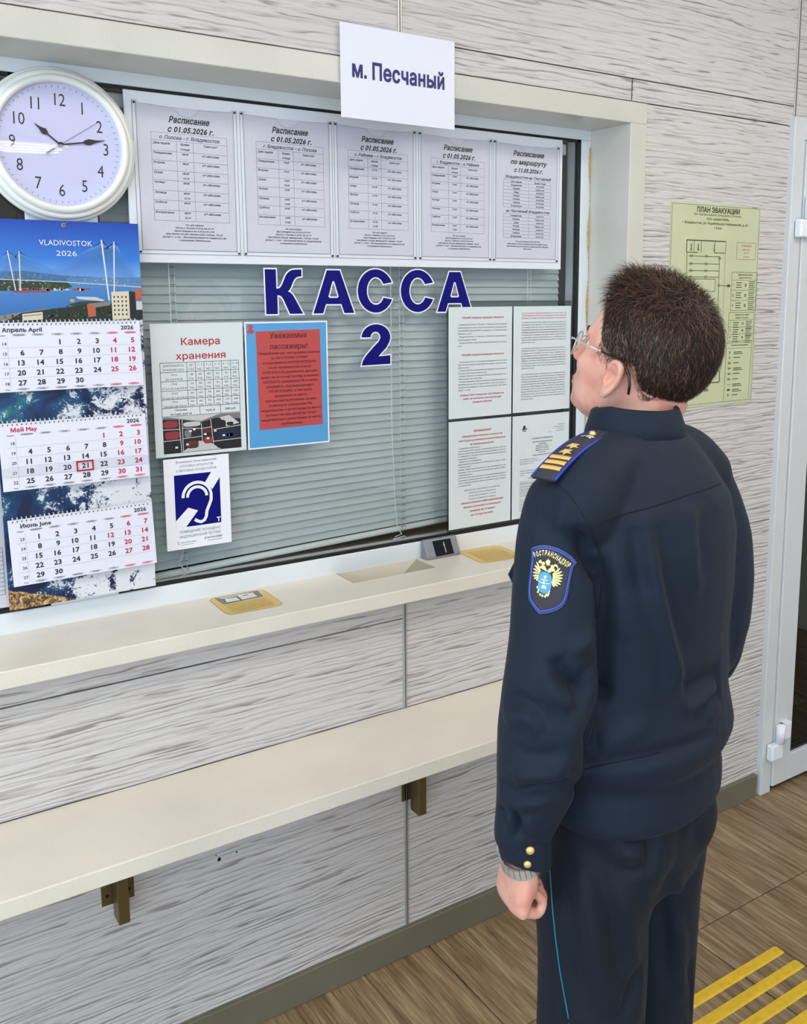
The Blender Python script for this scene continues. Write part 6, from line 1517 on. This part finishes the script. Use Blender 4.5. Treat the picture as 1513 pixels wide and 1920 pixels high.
while cnt < 27000:
    d = Vector((rnd.gauss(0, 1), rnd.gauss(0, 1), rnd.gauss(0, 1)))
    if d.length < .1: continue
    p = scalp(d); e = p.z-hairline(p.x, p.y)
    if e < rnd.uniform(-.006, .004): continue
    n_ = Vector(((p.x-CE[0])/RE[0]**2, p.y/RE[1]**2, (p.z-CE[2])/RE[2]**2)).normalized()
    top = max(0, min(1, (p.z-.085)/.045)); front = max(0, min(1, (p.x-.02)/.06)); back = max(0, min(1, (-p.x)/.07))
    comb = Vector(((.55+.6*front)*top*(1-1.7*back)-.35*(1-top), 0, .25*top*front-(1-top)*(.75+.25*back)-.5*back*top))
    comb += Vector((rnd.gauss(0, .38), rnd.gauss(0, .38), rnd.gauss(0, .26)))
    comb = (comb-n_*comb.dot(n_)); comb = comb.normalized() if comb.length > 1e-3 else Vector((0, 0, -1))
    L_ = (.012+.024*top*(1-.45*back)+.003*back+.030*front*top)*rnd.uniform(.7, 1.2)*max(.25, min(1, (e+.008)/.035)); lift = .20+(.34+.2*rnd.random())*top*(1-.75*back)+.22*front*top
    h0 = thick(p)*rnd.uniform(.2, .75) if e > 0 else 0
    a = p+n_*h0; b = a+(comb*(1-lift*.6)+n_*lift)*L_*.55; c = b+(comb*1.0+n_*(lift-.35)-Vector((0, 0, .10)))*L_*.5
    w = .00030+rnd.random()*.00022; sd = n_.cross(comb).normalized()*w
    o_ = len(V); V.extend([tuple(rel(H(*(a-sd)))), tuple(rel(H(*(a+sd)))), tuple(rel(H(*(b+sd*.9)))), tuple(rel(H(*(b-sd*.9)))), tuple(rel(H(*c)))])
    F.append((o_, o_+1, o_+2, o_+3)); F.append((o_+3, o_+2, o_+4))
    side = (p.x > .0 and p.z < .07); k = mi_[2] if rnd.random() < (.32 if side else .03) else (mi_[1] if rnd.random() < .42 else mi_[0])
    q.mi += [k, k]; q.smooth += [False, False]; cnt += 1
cnt = 0
while cnt < 3200:                                   # clipped stubble below the hairline
    d = Vector((rnd.gauss(0, 1), rnd.gauss(0, 1), rnd.gauss(0, 1)))
    if d.length < .1: continue
    p = scalp(d); e = p.z-hairline(p.x, p.y)
    if not (-.022 < e < .004) or p.x > .05 or rnd.random() < -e/.024: continue
    n_ = Vector(((p.x-CE[0])/RE[0]**2, p.y/RE[1]**2, (p.z-CE[2])/RE[2]**2)).normalized(); w_ = H(*p); h_, hn = None, None
    hh = ht.find_nearest(rel(w_))
    if hh[0] is None or hh[3] > .03: continue
    h_, hn = hh[0], hh[1]; dn = (-UH-FH*.5+LH*rnd.gauss(0, .25)); dn = (dn-hn*dn.dot(hn)).normalized(); sd = hn.cross(dn)*.00022; tip = h_+dn*rnd.uniform(.0025, .005)+hn*.0009
    o_ = len(V); V.extend([tuple(h_-sd), tuple(h_+sd), tuple(tip)]); F.append((o_, o_+1, o_+2)); q.mi.append(mi_[rnd.choice((0, 1, 1))]); q.smooth.append(False); cnt += 1
so = q.build('hair_strand', hair); so['kind'] = 'stuff'
q = MB()
for s_ in (1, -1):
    for i in range(70):
        t = rnd.random(); a = H(.0925-.012*t*t, s_*(.012+.036*t), .040+.006*math.sin(t*2.6)+rnd.uniform(-.002, .002)); b = a+(LH*s_*.7+FH*.35+UH*.1)*.008
        q.tube([rel(a), rel(b)], .00035, M['hair'], 3)
q.build('eyebrow', man)['kind'] = 'stuff'

# ---- glasses
gl = empty('glasses', parent=man); gl['label'] = 'thin metal glasses with dark temple tips'
for s_ in (1, -1):
    lc = (.1065, .033*s_, .014); pts = []
    for i in range(28):
        a = 2*PI*i/28; ca, sa = math.cos(a), math.sin(a); y_ = lc[1]+.0262*abs(ca)**.75*math.copysign(1, ca); z_ = lc[2]+.0185*abs(sa)**.8*math.copysign(1, sa)
        pts.append(rel(H(lc[0]-.10*(abs(y_)-.033)-.16*(abs(y_)/.06)**2*.04*2, y_, z_)))
    q = MB(); q.tube(pts+[pts[0]], .0010, M['steel'], 7, cap=False); q.build('rim', gl)
    c_ = sum(pts, Vector())/len(pts); MB().add([c_]+pts, [(0, 1+i, 1+(i+1) % 28) for i in range(28)], M['lens']).build('lens', gl)
    tp = [H(.0995, .0595*s_, .024), H(.096, .0665*s_, .027), H(.085, .071*s_, .028), H(.060, .0745*s_, .029), H(.035, .0775*s_, .0305)]
    q = MB(); q.tube([rel(p) for p in tp], [.0016, .0016, .0013, .0013, .0013], M['steel'], 8); q.build('temple', gl)
    tp2 = [H(.036, .0775*s_, .0305), H(.018, .080*s_, .031), H(.002, .0825*s_, .0315), H(-.010, .083*s_, .029), H(-.021, .082*s_, .019), H(-.028, .080*s_, .004), H(-.031, .078*s_, -.010)]
    q = MB(); q.tube([rel(p) for p in tp2], [.0017, .0020, .0021, .0022, .0022, .0024, .0022], M['brdark'], 8); q.build('temple_tip', gl)
q = MB(); q.tube([rel(H(.109, .008*t, .019+.003*(1-t*t))) for t in (-1, -.5, 0, .5, 1)], .0011, M['steel'], 7); q.build('bridge', gl)
for s_ in (1, -1): q = MB(); q.tube([rel(H(.106, .009*s_, .016)), rel(H(.099, .010*s_, .008)), rel(H(.097, .011*s_, .004))], .0007, M['steel'], 6); v_, f_ = ell(rel(H(.0965, .0105*s_, .005)), (.0015, .003, .005), (LH*s_, FH, UH), 10, 8); q.add(v_, f_, M['clear'], True); q.build('nose_pad', gl)

# ---- wristwatch
ww = empty('wristwatch', parent=man); ww['label'] = 'steel bracelet wristwatch'
wc = WL+dnL*.004+ouL*.002; dnW = (dnL*.93-ouL*.36).normalized(); ouK = ouL; fwK = fwL; ouL = (ouK+dnL*.38).normalized(); dnL_ = dnL; dnL = dnW; N = 22
for i in range(N):
    a0 = 2*PI*(i+.06)/N; a1 = 2*PI*(i+.94)/N; q = MB(); vs = []
    for a in (a0, a1):
        for r0, r1 in ((.0325, .0245), (.0355, .0275)):
            for t in (-.0085, .0085): vs.append(rel(wc+fwL*(r0*math.cos(a))+ouL*(r1*math.sin(a))+dnL*t))
    q.add(vs, [(0, 1, 3, 2), (4, 6, 7, 5), (0, 2, 6, 4), (1, 5, 7, 3), (2, 3, 7, 6), (0, 4, 5, 1)], M['steel']); q.build('bracelet_link', ww)
cs = fwL*1.12
v_, f_ = loft([(rel(wc+cs*.026), ouL*.0185, dnL*.0185), (rel(wc+cs*.028), ouL*.0195, dnL*.0195), (rel(wc+cs*.033), ouL*.0190, dnL*.0190), (rel(wc+cs*.0345), ouL*.017, dnL*.017)], 28); q = MB().add(v_, f_, M['steel'], True); q.build('watch_case', ww)
v_, f_ = loft([(rel(wc+cs*.0346), ouL*.0155, dnL*.0155), (rel(wc+cs*.0350), ouL*.0155, dnL*.0155)], 28); MB().add(v_, f_, M['black']).build('watch_dial', ww)
